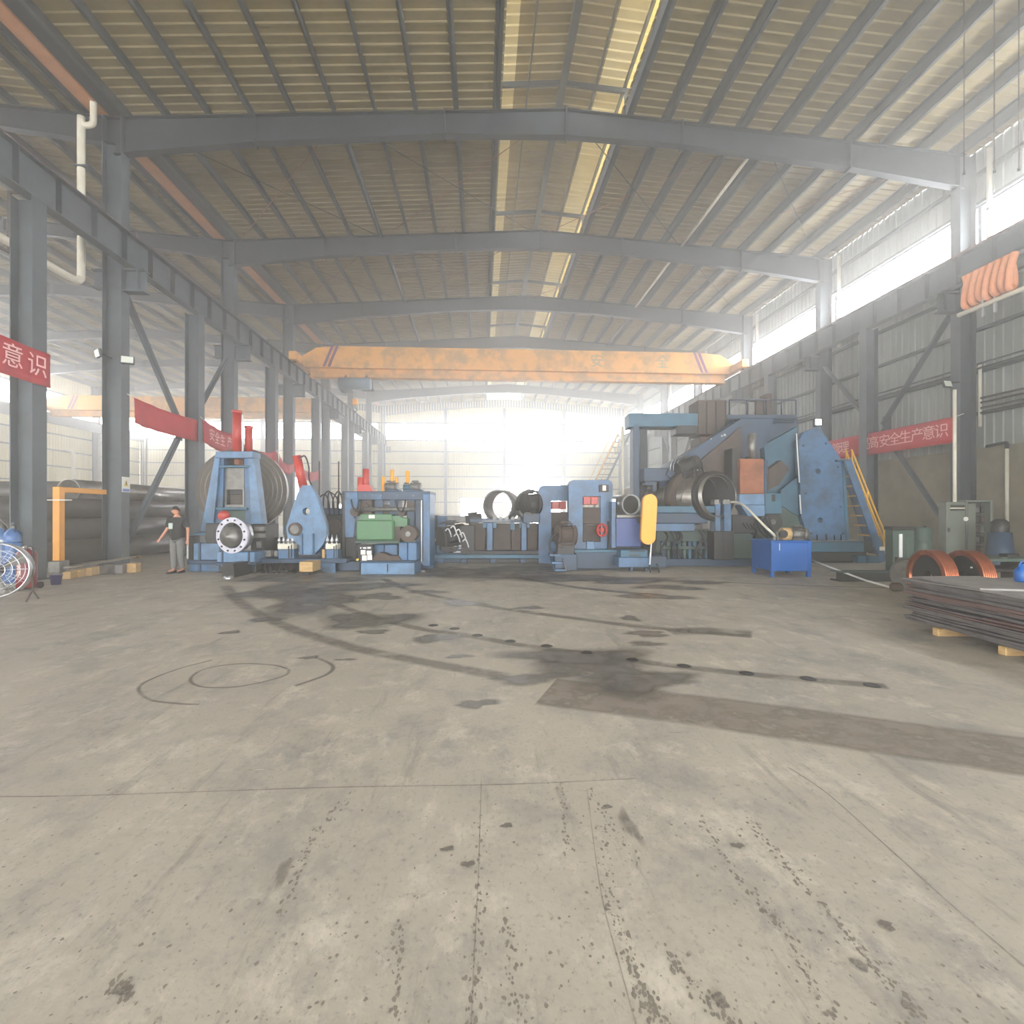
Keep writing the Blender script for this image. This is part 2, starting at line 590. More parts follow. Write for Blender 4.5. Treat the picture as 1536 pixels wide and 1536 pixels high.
# tyre circles
ribbon('tyre_mark', [(432, 1004), (410, 998), (360, 996), (310, 1003), (286, 1018), (300, 1030), (350, 1031), (400, 1022), (430, 1012), (433, 1004)], 0.022, GREASE, 0.6)
ribbon('tyre_mark', [(320, 990), (270, 1003), (225, 1020), (208, 1034), (225, 1050), (270, 1056), (300, 1057)], 0.022, GREASE, 0.6)
ribbon('tyre_mark', [(470, 985), (498, 998), (490, 1012), (440, 1030)], 0.03, GREASE, 0.6)
# oil and damp patches
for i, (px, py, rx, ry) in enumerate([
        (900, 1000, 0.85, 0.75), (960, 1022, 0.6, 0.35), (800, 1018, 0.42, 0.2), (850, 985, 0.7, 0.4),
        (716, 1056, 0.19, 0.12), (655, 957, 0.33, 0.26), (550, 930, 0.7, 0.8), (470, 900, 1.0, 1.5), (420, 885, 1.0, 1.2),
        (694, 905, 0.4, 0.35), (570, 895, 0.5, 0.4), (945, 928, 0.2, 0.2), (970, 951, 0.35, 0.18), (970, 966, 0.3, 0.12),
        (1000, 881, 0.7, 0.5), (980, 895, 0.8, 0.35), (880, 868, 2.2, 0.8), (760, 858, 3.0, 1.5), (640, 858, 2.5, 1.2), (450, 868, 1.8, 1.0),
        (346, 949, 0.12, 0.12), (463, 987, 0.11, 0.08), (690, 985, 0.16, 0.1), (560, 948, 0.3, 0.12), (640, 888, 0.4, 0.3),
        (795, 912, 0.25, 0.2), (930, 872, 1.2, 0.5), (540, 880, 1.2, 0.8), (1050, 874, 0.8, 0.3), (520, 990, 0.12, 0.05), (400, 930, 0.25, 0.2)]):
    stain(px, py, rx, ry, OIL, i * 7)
for i, (px, py, rx, ry) in enumerate([(425, 1310, 0.035, 0.10), (945, 1240, 0.04, 0.16)]):
    stain(px, py, rx, ry, GREASE, i * 5 + 3, 'worn_patch')
for i, (px, py) in enumerate([(702, 1298), (1080, 1502), (1106, 1270), (910, 1212), (1330, 1390), (672, 1275), (185, 1488), (1290, 1450), (760, 1240)]):
    stain(px, py, 0.03, 0.025, CHIP, i * 9 + 1, 'dark_spot', 0.8)
for i, (px, py) in enumerate([(388, 1156), (750, 1012), (1020, 1100), (310, 985)]):
    stain(px, py, 0.09, 0.012, PALE, i, 'pale_scuff', 0.5)
# anchor holes along the second track
for i, (px, py) in enumerate([(650, 938), (682, 943), (716, 953), (765, 962), (820, 969), (880, 979), (948, 990), (1026, 999), (1120, 1010), (1212, 1018), (1308, 1028)]):
    c = floor_at(px, py)
    o = MB().lathe((c.x, c.y, 0.001), [(0.0, 0.003), (0.045, 0.003), (0.06, 0.006), (0.075, 0.0)], 12).build('anchor_cap', DARK, floor)
# rows of chips knocked out of the concrete along the haulage lines
mb = MB()
for line in ([(722, 1240), (716, 1400), (708, 1540)], [(900, 1240), (935, 1420), (985, 1545)], [(1050, 1225), (1100, 1310), (1180, 1400), (1250, 1540)],
             [(1125, 1230), (1190, 1310), (1290, 1420), (1380, 1530)], [(905, 1330), (960, 1470), (1000, 1540)], [(600, 1400), (590, 1540)],
             [(520, 1200), (470, 1260), (420, 1380)], [(1000, 1430), (1060, 1500), (1100, 1540)], [(880, 1180), (960, 1300)], [(175, 1470), (195, 1500)],
             [(760, 1380), (775, 1540)], [(840, 1180), (850, 1280)]):
    pl = smooth_line([floor_at(*p) for p in line], 24)
    for p in pl:
        for _ in range(2):
            r_ = 0.0026 * rng.uniform(0.5, 2.6) ** 1.3
            c = p + Vector((rng.gauss(0, 0.016), rng.gauss(0, 0.02), 0))
            n = 7
            zc = rng.uniform(0.0005, 0.0014)
            v = [(c.x + math.cos(k * 6.283 / n) * r_ * rng.uniform(0.5, 1.3), c.y + math.sin(k * 6.283 / n) * r_ * rng.uniform(0.7, 2.2), zc) for k in range(n)]
            mb.add(v, [tuple(range(n))])
for _ in range(480):
    c = floor_at(rng.uniform(-50, 1580), 1150 + 400 * rng.random() ** 0.7)
    r_ = 0.004 * rng.uniform(0.5, 2.2)
    v = [(c.x + math.cos(k) * r_ * rng.uniform(0.4, 1.3), c.y + math.sin(k) * r_ * rng.uniform(0.4, 1.6), 0.0009) for k in range(6)]
    mb.add(v, [tuple(range(6))])
o = mb.build('chipped_marks', mat('chip_fill', (128, 121, 110), (100, 94, 86), rough=0.8, scale=20), floor)
o['kind'] = 'stuff'


# ------------------------------------------------------------------ corrugated sheeting
def sheet(name, m, p, across, along, parent, pitch=0.32, depth=0.035, inward=(0, 0, -1)):
    """trapezoidal sheet from corner p, ribs running 'along', repeated over 'across'"""
    p, ac, al, nn = Vector(p), Vector(across), Vector(along), Vector(inward)
    L_ = ac.length
    u = ac / L_
    n = max(1, round(L_ / pitch))
    q = L_ / n
    prof = []
    for i in range(n):
        prof += [(i * q, 0), (i * q + q * 0.60, 0), (i * q + q * 0.68, depth), (i * q + q * 0.90, depth)]
    prof.append((L_, 0))
    v = [p + u * s + nn * h for (s, h) in prof] + [p + al + u * s + nn * h for (s, h) in prof]
    k = len(prof)
    return MB().add(v, [(i, i + 1, k + i + 1, k + i) for i in range(k - 1)]).build(name, m, parent)


def slope_z(x, x0, xr, lift):
    """roof height at x for a slope from the eaves x0 up to the ridge xr"""
    t = (x - x0) / (xr - x0)
    return ZE + (ZR - ZE) * t + lift


MX0, MX1 = 0.65, 4.55            # ridge monitor opening
ceiling = tag(empty('ceiling'), kind='structure')
bays = list(zip([YB] + RAFY[1:], RAFY[1:]))
slopes = [(XL, MX0, XRIDGE), (XR, MX1, XRIDGE), (XL, -23.95, -23.95), (XLL, -23.95, -23.95)]
for (x0, x1, xr) in slopes:
    xs, xe = x0, x1
    if x0 == XL and xr == XRIDGE: xs = XL + 0.12
    if x0 == XL and xr < 0: xs = XL - 0.75
    if x0 == XR: xs = XW
    for (ya, yb) in bays:
        za, zb = slope_z(xs, x0, xr, 0.36), slope_z(xe, x0, xr, 0.36)
        sheet('roof_panel', ROOF, (xs, ya, za), (0, yb - ya, 0), (xe - xs, 0, zb - za), ceiling)
    n = 9
    for i in range(n + 1):
        x = x0 + (x1 - x0) * (i + 0.15) / (n + 0.3)
        if x0 == XL and xr < 0 and i == 0: x = XL - 0.95
        if x0 == XL and xr > 0 and i == 0: x = XL + 0.3
        z = slope_z(x, x0, xr, 0)
        m = MB()
        m.box((x - 0.015, YB, z + 0.0), (x + 0.015, YE, z + 0.34)).box((x - 0.015, YB, z), (x + 0.10, YE, z + 0.02)).box((x - 0.10, YB, z + 0.32), (x + 0.015, YE, z + 0.34))
        m.build('purlin', PURLIN, ceiling)
# raised ridge monitor
for (xa, xc, xb) in ((MX0 - 0.75, MX0 + 0.42, XRIDGE - 0.1), (MX1 + 0.75, MX1 - 0.75, XRIDGE - 0.1)):
    for (ya, yb) in bays:
        t_ = (xc - xa) / (xb - xa)
        sheet('monitor_panel', ROOF_LIT, (xa, ya, 15.34), (0, yb - ya, 0), (xc - xa, 0, 0.24 * t_), ceiling)  # outer strips coloured brighter, as lit by the side openings
        sheet('monitor_panel', ROOF, (xc, ya, 15.34 + 0.24 * t_), (0, yb - ya, 0), (xb - xc, 0, 0.24 * (1 - t_)), ceiling)
for x, w in ((MX0 - 0.05, 0.08), (MX0 + 0.85, 0.05), (XRIDGE - 0.1, 0.22), (MX1 - 0.9, 0.05), (MX1 + 0.05, 0.08)):
    MB().box((x - w / 2, YB, 15.18), (x + w / 2, YE, 15.32)).build('purlin', PURLIN, ceiling)
for x in (MX0 - 0.12, MX1 + 0.12):                # upstand kerb of the opening
    MB().box((x - 0.05, YB, 14.25), (x + 0.05, YE, 14.62)).build('monitor_kerb', STEELD, ceiling)
for y in RAFY[1:]:
    m = MB()
    m.beam((MX0 - 0.2, y, 15.1), (XRIDGE - 0.1, y, 15.28), 0.1, 0.14).beam((XRIDGE - 0.1, y, 15.28), (MX1 + 0.2, y, 15.1), 0.1, 0.14)
    for x in (MX0 - 0.1, MX1 + 0.1):
        m.box((x - 0.06, y - 0.05, 14.3), (x + 0.06, y + 0.05, 15.1))
    m.build('monitor_frame', STEELD, ceiling)
# rods and tube struts of the roof bracing
for k in range(4, 9):
    ya, yb = RAFY[k], RAFY[k + 1]
    for (x, m_) in ((-4.4, STEEL), (9.2, PVC if k in (4, 5) else STEEL)):
        z = slope_z(x, XL if x < 2 else XR, XRIDGE, -0.12)
        MB().cyl((x, ya + 0.15, z), (x, yb - 0.15, z), 0.055, 10).build('strut_tube', m_, ceiling)
for (ya, yb) in ((16.2, 23.2), (23.2, 30.2), (37.2, 44.2)):
    for (xa, xb) in ((XL + 0.4, -4.4), (-4.4, 2.4), (2.9, 9.2), (9.2, XR - 0.4)):
        for (p, q) in ((ya, yb), (yb, ya)):
            sa, sb = (XL, XRIDGE) if xa < 2.5 else (XR, XRIDGE)
            MB().cyl((xa, p, slope_z(xa, sa, sb, -0.08)), (xb, q, slope_z(xb, sa, sb, -0.08)), 0.014, 6).build('bracing_rod', RUST if (p, q) == (yb, ya) else STEELD, ceiling)
# valley gutter between the two bays
for (ya, yb) in bays:
    g = MB()
    g.box((XL - 0.62, ya + 0.02, 13.56), (XL - 0.22, yb - 0.02, 13.60)).box((XL - 0.64, ya, 13.56), (XL - 0.61, yb, 13.66)).box((XL - 0.23, ya, 13.56), (XL - 0.20, yb, 13.66))
    g.build('gutter', GUTTER, ceiling)
    for (xa, xb) in ((XL - 0.86, XL - 0.60), (XL - 0.24, XL + 0.24)):
        MB().box((xa, ya, 13.62), (xb, yb, 13.66)).box((xa if xa < XL - 0.5 else xb - 0.03, ya, 13.66), (xa + 0.03 if xa < XL - 0.5 else xb, yb, 13.96)).build('flashing', STEELD, ceiling)


# ------------------------------------------------------------------ steel frames
def i_rafter(x0, xr, x1, y, m_, slim=1.0):
    """gabled tapered I-section between two columns"""
    b = MB()
    tops, bots = [], []
    for (xa, sgn) in ((x0, 1), (x1, -1)):
        span = abs(xr - xa)
        for t, dep in ((0.0, 1.12), (0.30, 0.86), (0.72, 0.74), (1.0, 0.86)):
            x = xa + (xr - xa) * t
            z = ZE + (ZR - ZE) * t
            if sgn > 0:
                tops.append((x, z)); bots.append((x, z - dep * slim))
            elif t < 1.0:
                tops.append((x, z, 'r')); bots.append((x, z - dep * slim, 'r'))
    left_t, right_t = [p for p in tops if len(p) == 2], [p[:2] for p in tops if len(p) == 3][::-1]
    left_b, right_b = [p for p in bots if len(p) == 2], [p[:2] for p in bots if len(p) == 3][::-1]
    T, B = left_t + right_t, left_b + right_b
    for i in range(len(T) - 1):
        (xa, za), (xb, zb), (xc, zc), (xd, zd) = T[i], T[i + 1], B[i + 1], B[i]
        b.prism([(xa, y - 0.012, za), (xb, y - 0.012, zb), (xc, y - 0.012, zc), (xd, y - 0.012, zd)], (0, 0.024, 0))
        b.beam((xa, y, za - 0.012), (xb, y, zb - 0.012), 0.26, 0.024)
        b.beam((xd, y, zd + 0.012), (xc, y, zc + 0.012), 0.26, 0.024)
    o = b.build('rafter', m_)
    o['kind'] = 'structure'
    for (x, z), (x2, z2) in list(zip(T, B))[1:-1]:
        MB().box((x - 0.02, y - 0.15, z2 - 0.06), (x + 0.02, y + 0.15, z + 0.05)).build('splice_plate', m_, o)
    return o


def h_column(name, x, y, z1, depth, width, m_, turn=False):
    b = MB()
    t = 0.022
    if turn:
        b.box((x - width / 2, y - depth / 2, 0.03), (x + width / 2, y - depth / 2 + t, z1)).box((x - width / 2, y + depth / 2 - t, 0.03), (x + width / 2, y + depth / 2, z1))
        b.box((x - t / 2, y - depth / 2 + t, 0.03), (x + t / 2, y + depth / 2 - t, z1))
    else:
        b.box((x - depth / 2, y - width / 2, 0.03), (x - depth / 2 + t, y + width / 2, z1)).box((x + depth / 2 - t, y - width / 2, 0.03), (x + depth / 2, y + width / 2, z1))
        b.box((x - depth / 2 + t, y - t / 2, 0.03), (x + depth / 2 - t, y + t / 2, z1))
    o = b.build(name, m_)
    o['kind'] = 'structure'
    MB().box((x - depth / 2 - 0.08, y - width / 2 - 0.08, 0), (x + depth / 2 + 0.08, y + width / 2 + 0.08, 0.03)).build('base_plate', m_, o)
    return o


for y in RAFY[2:]:
    i_rafter(XL, XRIDGE, XR, y, STEELD)
    i_rafter(XLL, -23.95, XL, y, STEELD, 0.72)
    for (x, sg) in ((XL, 1), (XR, -1), (XLL + 0.5, 1)):
        c = h_column('column', x, y, ZE if x != XLL + 0.5 else ZE, 0.56, 0.36, STEEL)
        if x != XLL + 0.5:
            br = MB()
            bx = x + sg * 0.28
            br.box((bx, y - 0.15, 8.25), (bx + sg * 0.62, y + 0.15, 8.29)).box((bx, y - 0.15, 8.89), (bx + sg * 0.62, y + 0.15, 8.93)).box((bx, y - 0.012, 8.29), (bx + sg * 0.62, y + 0.012, 8.89)).box((bx + sg * 0.40, y - 0.14, 8.29), (bx + sg * 0.42, y + 0.14, 8.89))
            br.build('bracket', STEEL, c)
            if x == XL:
                br = MB()
                br.box((x - 0.28, y - 0.15, 8.35), (x - 0.62, y + 0.15, 8.39)).box((x - 0.28, y - 0.15, 8.85), (x - 0.62, y + 0.15, 8.89)).box((x - 0.28, y - 0.012, 8.39), (x - 0.62, y + 0.012, 8.85))
                br.build('bracket', STEEL, c)
for y in [yy - 3.5 for yy in RAFY[4:]]:
    h_column('post', XL + 0.42, y, 8.93, 0.5, 0.40, STEEL)
    h_column('post', 15.55, y, 8.93, 0.5, 0.40, STEEL)


def runway(x, label):
    t = tag(empty('crane_runway', (x, 0, 8.93)), label, 'crane runway')
    y0, y1, h = 1.0, YE - 1.0, 0.92
    m = MB().box((-0.012, y0, 0.025), (0.012, y1, h - 0.025)).box((-0.17, y0, h - 0.025), (0.17, y1, h)).box((-0.14, y0, 0), (0.14, y1, 0.025))
    m.build('beam', STEEL, t)
    MB().box((-0.06, y0, h), (0.06, y1, h + 0.10)).build('rail', RUSTRAIL, t)
    me = None
    k = 0
    y = y0 + 0.6
    while y < y1:
        if me is None:
            s = MB().box((-0.15, -0.01, 0.03), (0.15, 0.01, h - 0.03)).build('stiffener', STEELD, t)
            me = s
        else:
            s = me.copy(); COL.objects.link(s); s.parent = t
        s.location = (0, y, 0)
        y += 1.17
    return t


runway(XL + 0.55, 'grey steel runway beam with a rusty top rail along the left columns')
runway(15.45, 'grey steel runway beam along the columns of the corrugated wall')


def brace_bay(x, y0, y1, zn, zt, zb, label):
    t = tag(empty('bracing_frame', (x, (y0 + y1) / 2, 0)), label, 'bracing')
    h = (y1 - y0) / 2
    g = 0.28
    for (a, b_) in (((-h + g, zt), (-0.25, zn)), ((h - g, zt), (0.25, zn)), ((-0.25, zn - 0.25), (-h + g, zb)), ((0.25, zn - 0.25), (h - g, zb))):
        m = MB()
        m.beam((-0.05, a[0], a[1]), (-0.05, b_[0], b_[1]), 0.09, 0.13, (1, 0, 0)).beam((0.02, a[0], a[1]), (0.02, b_[0], b_[1]), 0.02, 0.16, (1, 0, 0))
        m.build('brace', STEEL, t)
    for s in (-1, 1):
        MB().prism([(-0.01, s * 0.2, zn - 0.55), (-0.01, s * 0.2, zn + 0.3), (-0.01, s * 0.62, zn + 0.25), (-0.01, s * 0.62, zn - 0.5)], (0.02, 0, 0)).build('gusset_plate', STEEL, t)
    return t


brace_bay(XL + 0.08, 16.2, 23.2, 4.75, 8.35, 0.5, 'grey steel diagonal braces between the first two tall columns on the left')
brace_bay(15.98, 16.2, 23.2, 5.1, 8.35, 0.9, 'grey steel diagonal braces behind the red banner on the cement wall side')
brace_bay(15.98, 37.2, 44.2, 4.9, 8.2, 0.6, 'far diagonal braces seen beyond the dark boom of the big mill')


# ------------------------------------------------------------------ walls
def holes_to_rects(x0, x1, z0, z1, holes):
    xs = sorted({x0, x1, *[h[0] for h in holes], *[h[1] for h in holes]})
    zs = sorted({z0, z1, *[h[2] for h in holes], *[h[3] for h in holes]})
    xs = [x for x in xs if x0 <= x <= x1]
    out = []
    for i in range(len(xs) - 1):
        run = None
        for k in range(len(zs) - 1):
            cx, cz = (xs[i] + xs[i + 1]) / 2, (zs[k] + zs[k + 1]) / 2
            solid = not any(h[0] < cx < h[1] and h[2] < cz < h[3] for h in holes)
            if solid:
                run = [zs[k], zs[k + 1]] if run is None else [run[0], zs[k + 1]]
            if run and (not solid or k == len(zs) - 2):
                out.append((xs[i], xs[i + 1], run[0], run[1])); run = None
    return out


# end wall
wb = tag(empty('wall_back', (0, YE, 0)), kind='structure')
HOLES = [(-36.6, XL - 0.5, 9.75, 11.5), (XL + 0.4, 15.9, 9.75, 11.5), (3.3, 9.05, 0, 5.15), (-2.35, 0.55, 0.6, 3.15), (-21.1, -20.2, 0, 5.4), (-15.9, -15.2, 0.8, 2.5)]
for (xa, xb, za, zb) in holes_to_rects(XLL, XW, 0, 14.9, HOLES):
    nb = max(1, round((xb - xa) / 6.5))
    for i in range(nb):
        w = (xb - xa) / nb
        sheet('wall_panel', CREAM, (xa + w * i, 0, za), (w, 0, 0), (0, 0, zb - za), wb, 0.30, 0.03, (0, -1, 0))
for z in (1.25, 2.7, 4.2, 5.6, 7.0, 8.4, 9.65, 11.6):
    spans = [(XLL, XW)] if z > 5.3 else ([(XLL, -21.2), (-20.1, 3.2), (9.15, XW)] if z > 3.2 else [(XLL, -21.2), (-20.1, -2.45), (0.65, 3.2), (9.15, XW)])
    for (xa, xb) in spans:
        MB().box((xa, -0.16, z - 0.05), (xb, -0.06, z + 0.05)).build('girt', PURLIN, wb)
for x in (-30.6, -24.0, -17.3, -4.0, 2.6, 9.4):
    c = h_column('wind_column', x, YE - 0.35, 13.3, 0.34, 0.3, STEEL, True)


def framed_opening(name, x0, x1, z0, z1, m_, bars_x=0, bars_z=0, y=YE):
    t = tag(empty(name, ((x0 + x1) / 2, y, 0)), kind='structure')
    w = (x1 - x0) / 2
    f = MB()
    f.box((-w - 0.08, -0.12, z0), (-w, 0.05, z1)).box((w, -0.12, z0), (w + 0.08, 0.05, z1)).box((-w - 0.08, -0.12, z1), (w + 0.08, 0.05, z1 + 0.1))
    if z0 > 0.1: f.box((-w - 0.08, -0.12, z0 - 0.08), (w + 0.08, 0.05, z0))
    f.build('frame', m_, t)
    for i in range(bars_x):
        x = -w + 2 * w * (i + 1) / (bars_x + 1)
        MB().box((x - 0.04, -0.03, z0), (x + 0.04, 0.03, z1 if not bars_z else z0 + (z1 - z0) * 0.62)).build('glazing_bar', m_, t)
    for i in range(bars_z):
        MB().box((-w, -0.035, z0 + (z1 - z0) * 0.62), (w, 0.035, z0 + (z1 - z0) * 0.62 + 0.07)).build('glazing_bar', m_, t)
    return t


framed_opening('door_1', 3.3, 9.05, 0, 5.15, RUST)
framed_opening('window_1', -2.35, 0.55, 0.6, 3.15, STEELD, 2, 1)
framed_opening('window_2', XL + 0.4, 15.9, 9.75, 11.5, STEEL, 5, 0)
framed_opening('window_3', -36.6, XL - 0.5, 9.75, 11.5, STEEL, 5, 0)
framed_opening('door_2', -21.1, -20.2, 0, 5.4, STEEL)
framed_opening('window_4', -15.9, -15.2, 0.8, 2.5, STEEL)

# right wall: rendered dado, ribbed sheeting, open strip, sheeting to the eaves
wr = tag(empty('wall_right', (XW, 0, 0)), kind='structure')
MB().box((-0.02, YB, 0), (0.25, YE, 3.75)).build('rendered_dado', PLASTER, wr)
for (ya, yb) in bays:
    sheet('wall_panel', CLAD, (0.02, ya, 3.65), (0, yb - ya, 0), (0, 0, 6.75), wr, 0.30, 0.035, (-1, 0, 0))
    sheet('wall_panel', CLAD, (0.02, ya, 11.85), (0, yb - ya, 0), (0, 0, 2.1), wr, 0.30, 0.035, (-1, 0, 0))
for z in (4.9, 6.3, 7.7, 9.1, 10.35, 11.9, 12.9):
    MB().box((-0.20, YB, z - 0.05), (-0.05, YE, z + 0.05)).build('girt', PURLIN, wr)
w5 = tag(empty('window_5', (XW, 0, 0)), kind='structure')
f = MB().box((-0.1, YB, 10.32), (0.12, YE, 10.42)).box((-0.1, YB, 11.80), (0.12, YE, 11.90))
f.build('frame', STEEL, w5)
for y in RAFY[1:]:
    MB().box((-0.06, y - 0.06, 10.4), (0.06, y + 0.06, 11.85)).build('glazing_bar', STEEL, w5)
# far side wall of the neighbouring bay
wl = tag(empty('wall_left', (XLL, 0, 0)), kind='structure')
for (ya, yb) in bays:
    sheet('wall_panel', CREAM, (-0.02, ya, 0), (0, yb - ya, 0), (0, 0, 9.6), wl, 0.30, 0.035, (1, 0, 0))
    sheet('wall_panel', CREAM, (-0.02, ya, 12.0), (0, yb - ya, 0), (0, 0, 1.95), wl, 0.30, 0.035, (1, 0, 0))
for z in (1.25, 2.7, 4.2, 5.6, 7.0, 8.4, 9.55, 12.05):
    MB().box((0.05, YB, z - 0.05), (0.18, YE, z + 0.05)).build('girt', PURLIN, wl)
w6 = tag(empty('window_6', (XLL, 0, 0)), kind='structure')
MB().box((-0.1, YB, 9.55), (0.1, YE, 9.65)).box((-0.1, YB, 11.95), (0.1, YE, 12.05)).build('frame', STEEL, w6)

# near end wall behind the camera, unseen; gateway sized for the light, side gateway added to brighten the neighbouring bay
wf = tag(empty('wall_front', (0, YB, 0)), kind='structure')
for (xa, xb, za, zb) in holes_to_rects(XLL, XW, 0, 14.9, [(-8.3, 13.7, 0, 6.0), (-33.0, -16.0, 0, 5.5)]):
    sheet('wall_panel', CREAM, (xa, 0, za), (xb - xa, 0, 0), (0, 0, zb - za), wf, 0.30, 0.03, (0, 1, 0))

# ------------------------------------------------------------------ haze in the hall, mostly standing in for lens glare from the windows
def haze(density, g):
    m = bpy.data.materials.new('glare_haze')
    m.use_nodes = True
    nt = m.node_tree
    for n in list(nt.nodes):
        if n.type != 'OUTPUT_MATERIAL': nt.nodes.remove(n)
    vs = nt.nodes.new('ShaderNodeVolumeScatter')
    vs.inputs['Color'].default_value = (1, 0.975, 0.92, 1)
    vs.inputs['Density'].default_value = density
    vs.inputs['Anisotropy'].default_value = g
    nt.links.new(vs.outputs[0], nt.nodes['Material Output'].inputs['Volume'])
    o = MB().box((XLL - 1.5, YB - 1.5, -0.5), (XW + 1.5, YE + 1.5, 17.0)).build('glare_haze', m)
    tag(o, 'pale haze through the whole hall, mostly standing in for window glare', 'haze', kind='stuff')
haze(0.0135, 0.67)


# ------------------------------------------------------------------ machine-building helper
def holed(pts, holes, off, mbx=None):
    """plate with real holes: outline pts and hole outlines (3D, one plane), thickness off"""
    mbx = mbx or MB()
    bm = bmesh.new()
    off = Vector(off)
    edges = []
    for loop in [pts] + holes:
        vs = [bm.verts.new(p) for p in loop]
        for i in range(len(vs)):
            edges.append(bm.edges.new((vs[i], vs[(i + 1) % len(vs)])))
    bmesh.ops.triangle_fill(bm, edges=edges, use_beauty=True, use_dissolve=False)
    bm.verts.index_update()
    v = [tuple(x.co) for x in bm.verts]
    f = [tuple(w.index for w in x.verts) for x in bm.faces]
    n = len(v)
    if f:
        a, b_, c = [Vector(v[i]) for i in f[0]]
        # orient every front face away from off
        ff = []
        for t in f:
            a, b_, c = [Vector(v[i]) for i in t]
            ff.append(t if (b_ - a).cross(c - a).dot(off) < 0 else tuple(reversed(t)))
        f = ff
    bm.free()
    allv = v + [tuple(Vector(p) + off) for p in v]
    faces = f + [tuple(i + n for i in reversed(t)) for t in f]
    k = 0
    for li, loop in enumerate([pts] + holes):
        m_ = len(loop)
        for i in range(m_):
            faces.append((k + i, k + (i + 1) % m_, n + k + (i + 1) % m_, n + k + i))
        k += m_
    mbx.add(allv, faces)
    return mbx


class Rig:
    """a thing standing at floor distance d (metres) on the bearing of px; its parts are measured off the photo as
    front elevation (px, py) with their own setback dd behind the base point"""

    def __init__(self, name, label, cat, px, d, group=None, z0=0.0):
        p = place(px, 768, d)
        self.o = tag(empty(name, (p.x, p.y, z0), -YAW), label, cat, group)
        self.px, self.d, self.z0 = px, d, z0
        self.last = self.o

    def x(self, px, dd=0.0):
        return ((px - 768.0) * (self.d + dd) - (self.px - 768.0) * self.d) / 768.0

    def z(self, py, dd=0.0):
        return 0.0 if py is None else CAM_H - self.z0 + (768.0 - py) * (self.d + dd) / 768.0

    def p(self, px, py, dd=0.0):
        return Vector((self.x(px, dd), dd, self.z(py, dd)))

    def box(self, name, m, xa, xb, ya, yb, dd=0.0, dep=0.5, bev=0.015, parent=None):
        return MB().box((self.x(xa, dd), dd, self.z(yb, dd)), (self.x(xb, dd), dd + dep, self.z(ya, dd)), bev).build(name, m, parent or self.o)

    def boxes(self, name, m, rects, dd=0.0, dep=0.5, bev=0.01, parent=None):
        b = MB()
        for (xa, xb, ya, yb) in rects:
            b.box((self.x(xa, dd), dd, self.z(yb, dd)), (self.x(xb, dd), dd + dep, self.z(ya, dd)), bev)
        return b.build(name, m, parent or self.o)

    def poly(self, name, m, pts, dd=0.0, dep=0.3, holes=(), parent=None):
        P = [self.p(a, b, dd) for (a, b) in pts]
        if holes:
            H = []
            for h in holes:
                if len(h) == 3:
                    c = self.p(h[0], h[1], dd); r = h[2] * (self.d + dd) / 768
                    H.append([(c.x + r * math.cos(t * math.pi / 10), dd, c.z + r * math.sin(t * math.pi / 10)) for t in range(20)])
                else:
                    H.append([tuple(self.p(a, b, dd)) for (a, b) in h])
            return holed([tuple(q) for q in P], H, (0, dep, 0)).build(name, m, parent or self.o)
        return MB().prism(P, (0, dep, 0)).build(name, m, parent or self.o)

    def cyl(self, name, m, a, b, r, n=16, r2=None, parent=None):
        return MB().cyl(self.p(*a), self.p(*b), r, n, r2).build(name, m, parent or self.o)

    def disc(self, name, m, px, py, rpx, dd, dep, n=20, parent=None):
        r = rpx * (self.d + dd) / 768
        c = self.p(px, py, dd)
        return MB().cyl(c, c + Vector((0, dep, 0)), r, n).build(name, m, parent or self.o)

    def tube(self, name, m, pts, r, n=8, smooth=True, parent=None):
        P = [self.p(*q) for q in pts]
        return MB().tube(smooth_line(P, 6) if smooth and len(P) > 2 else P, r, n).build(name, m, parent or self.o)

    def motor(self, name, m, a, b, r, parent=None):
        """finned electric motor lying from a to b with end bells and a terminal box"""
        A, B = self.p(*a), self.p(*b)
        d = (B - A)
        b_ = MB()
        b_.cyl(A, B, r, 20)
        b_.cyl(A - d * 0.06, A + d * 0.08, r * 1.06, 20).cyl(B - d * 0.22, B + d * 0.03, r * 1.08, 20)
        s = d.cross(Vector((0, 0, 1)))
        for i in range(14):
            t = i * 6.283 / 14
            u = d.normalized().orthogonal(); w = d.normalized().cross(u)
            c = (u * math.cos(t) + w * math.sin(t)) * r * 1.03
            b_.beam(A + d * 0.1 + c, A + d * 0.76 + c, 0.012, 0.03, c)
        mid = A + d * 0.4 + Vector((0, 0, r * 1.05))
        b_.box(mid - Vector((r * 0.4, r * 0.35, 0.0)), mid + Vector((r * 0.4, r * 0.35, r * 0.45)), 0.01)
        b_.box(A + d * 0.15 - Vector((r * 0.2, r * 0.8, r * 1.15)), A + d * 0.7 + Vector((r * 0.1, r * 0.8, -r * 0.85)))
        return b_.build(name, m, parent or self.o)


def glyphs(text, m, parent, loc, rot, size, name='lettering', extrude=0.002, align='CENTER'):
    """flat lettering as a mesh object"""
    cu = bpy.data.curves.new(name, 'FONT')
    cu.body = text
    cu.size = size
    cu.align_x = align
    cu.align_y = 'CENTER'
    cu.extrude = extrude
    cu.resolution_u = 3
    t = bpy.data.objects.new(name, cu)
    COL.objects.link(t)
    dg = bpy.context.evaluated_depsgraph_get()
    me = bpy.data.meshes.new_from_object(t.evaluated_get(dg))
    bpy.data.objects.remove(t)
    me.materials.clear(); me.materials.append(m)
    o = bpy.data.objects.new(name, me)
    COL.objects.link(o)
    o.parent = parent
    o.location = loc
    o.rotation_euler = rot
    return o


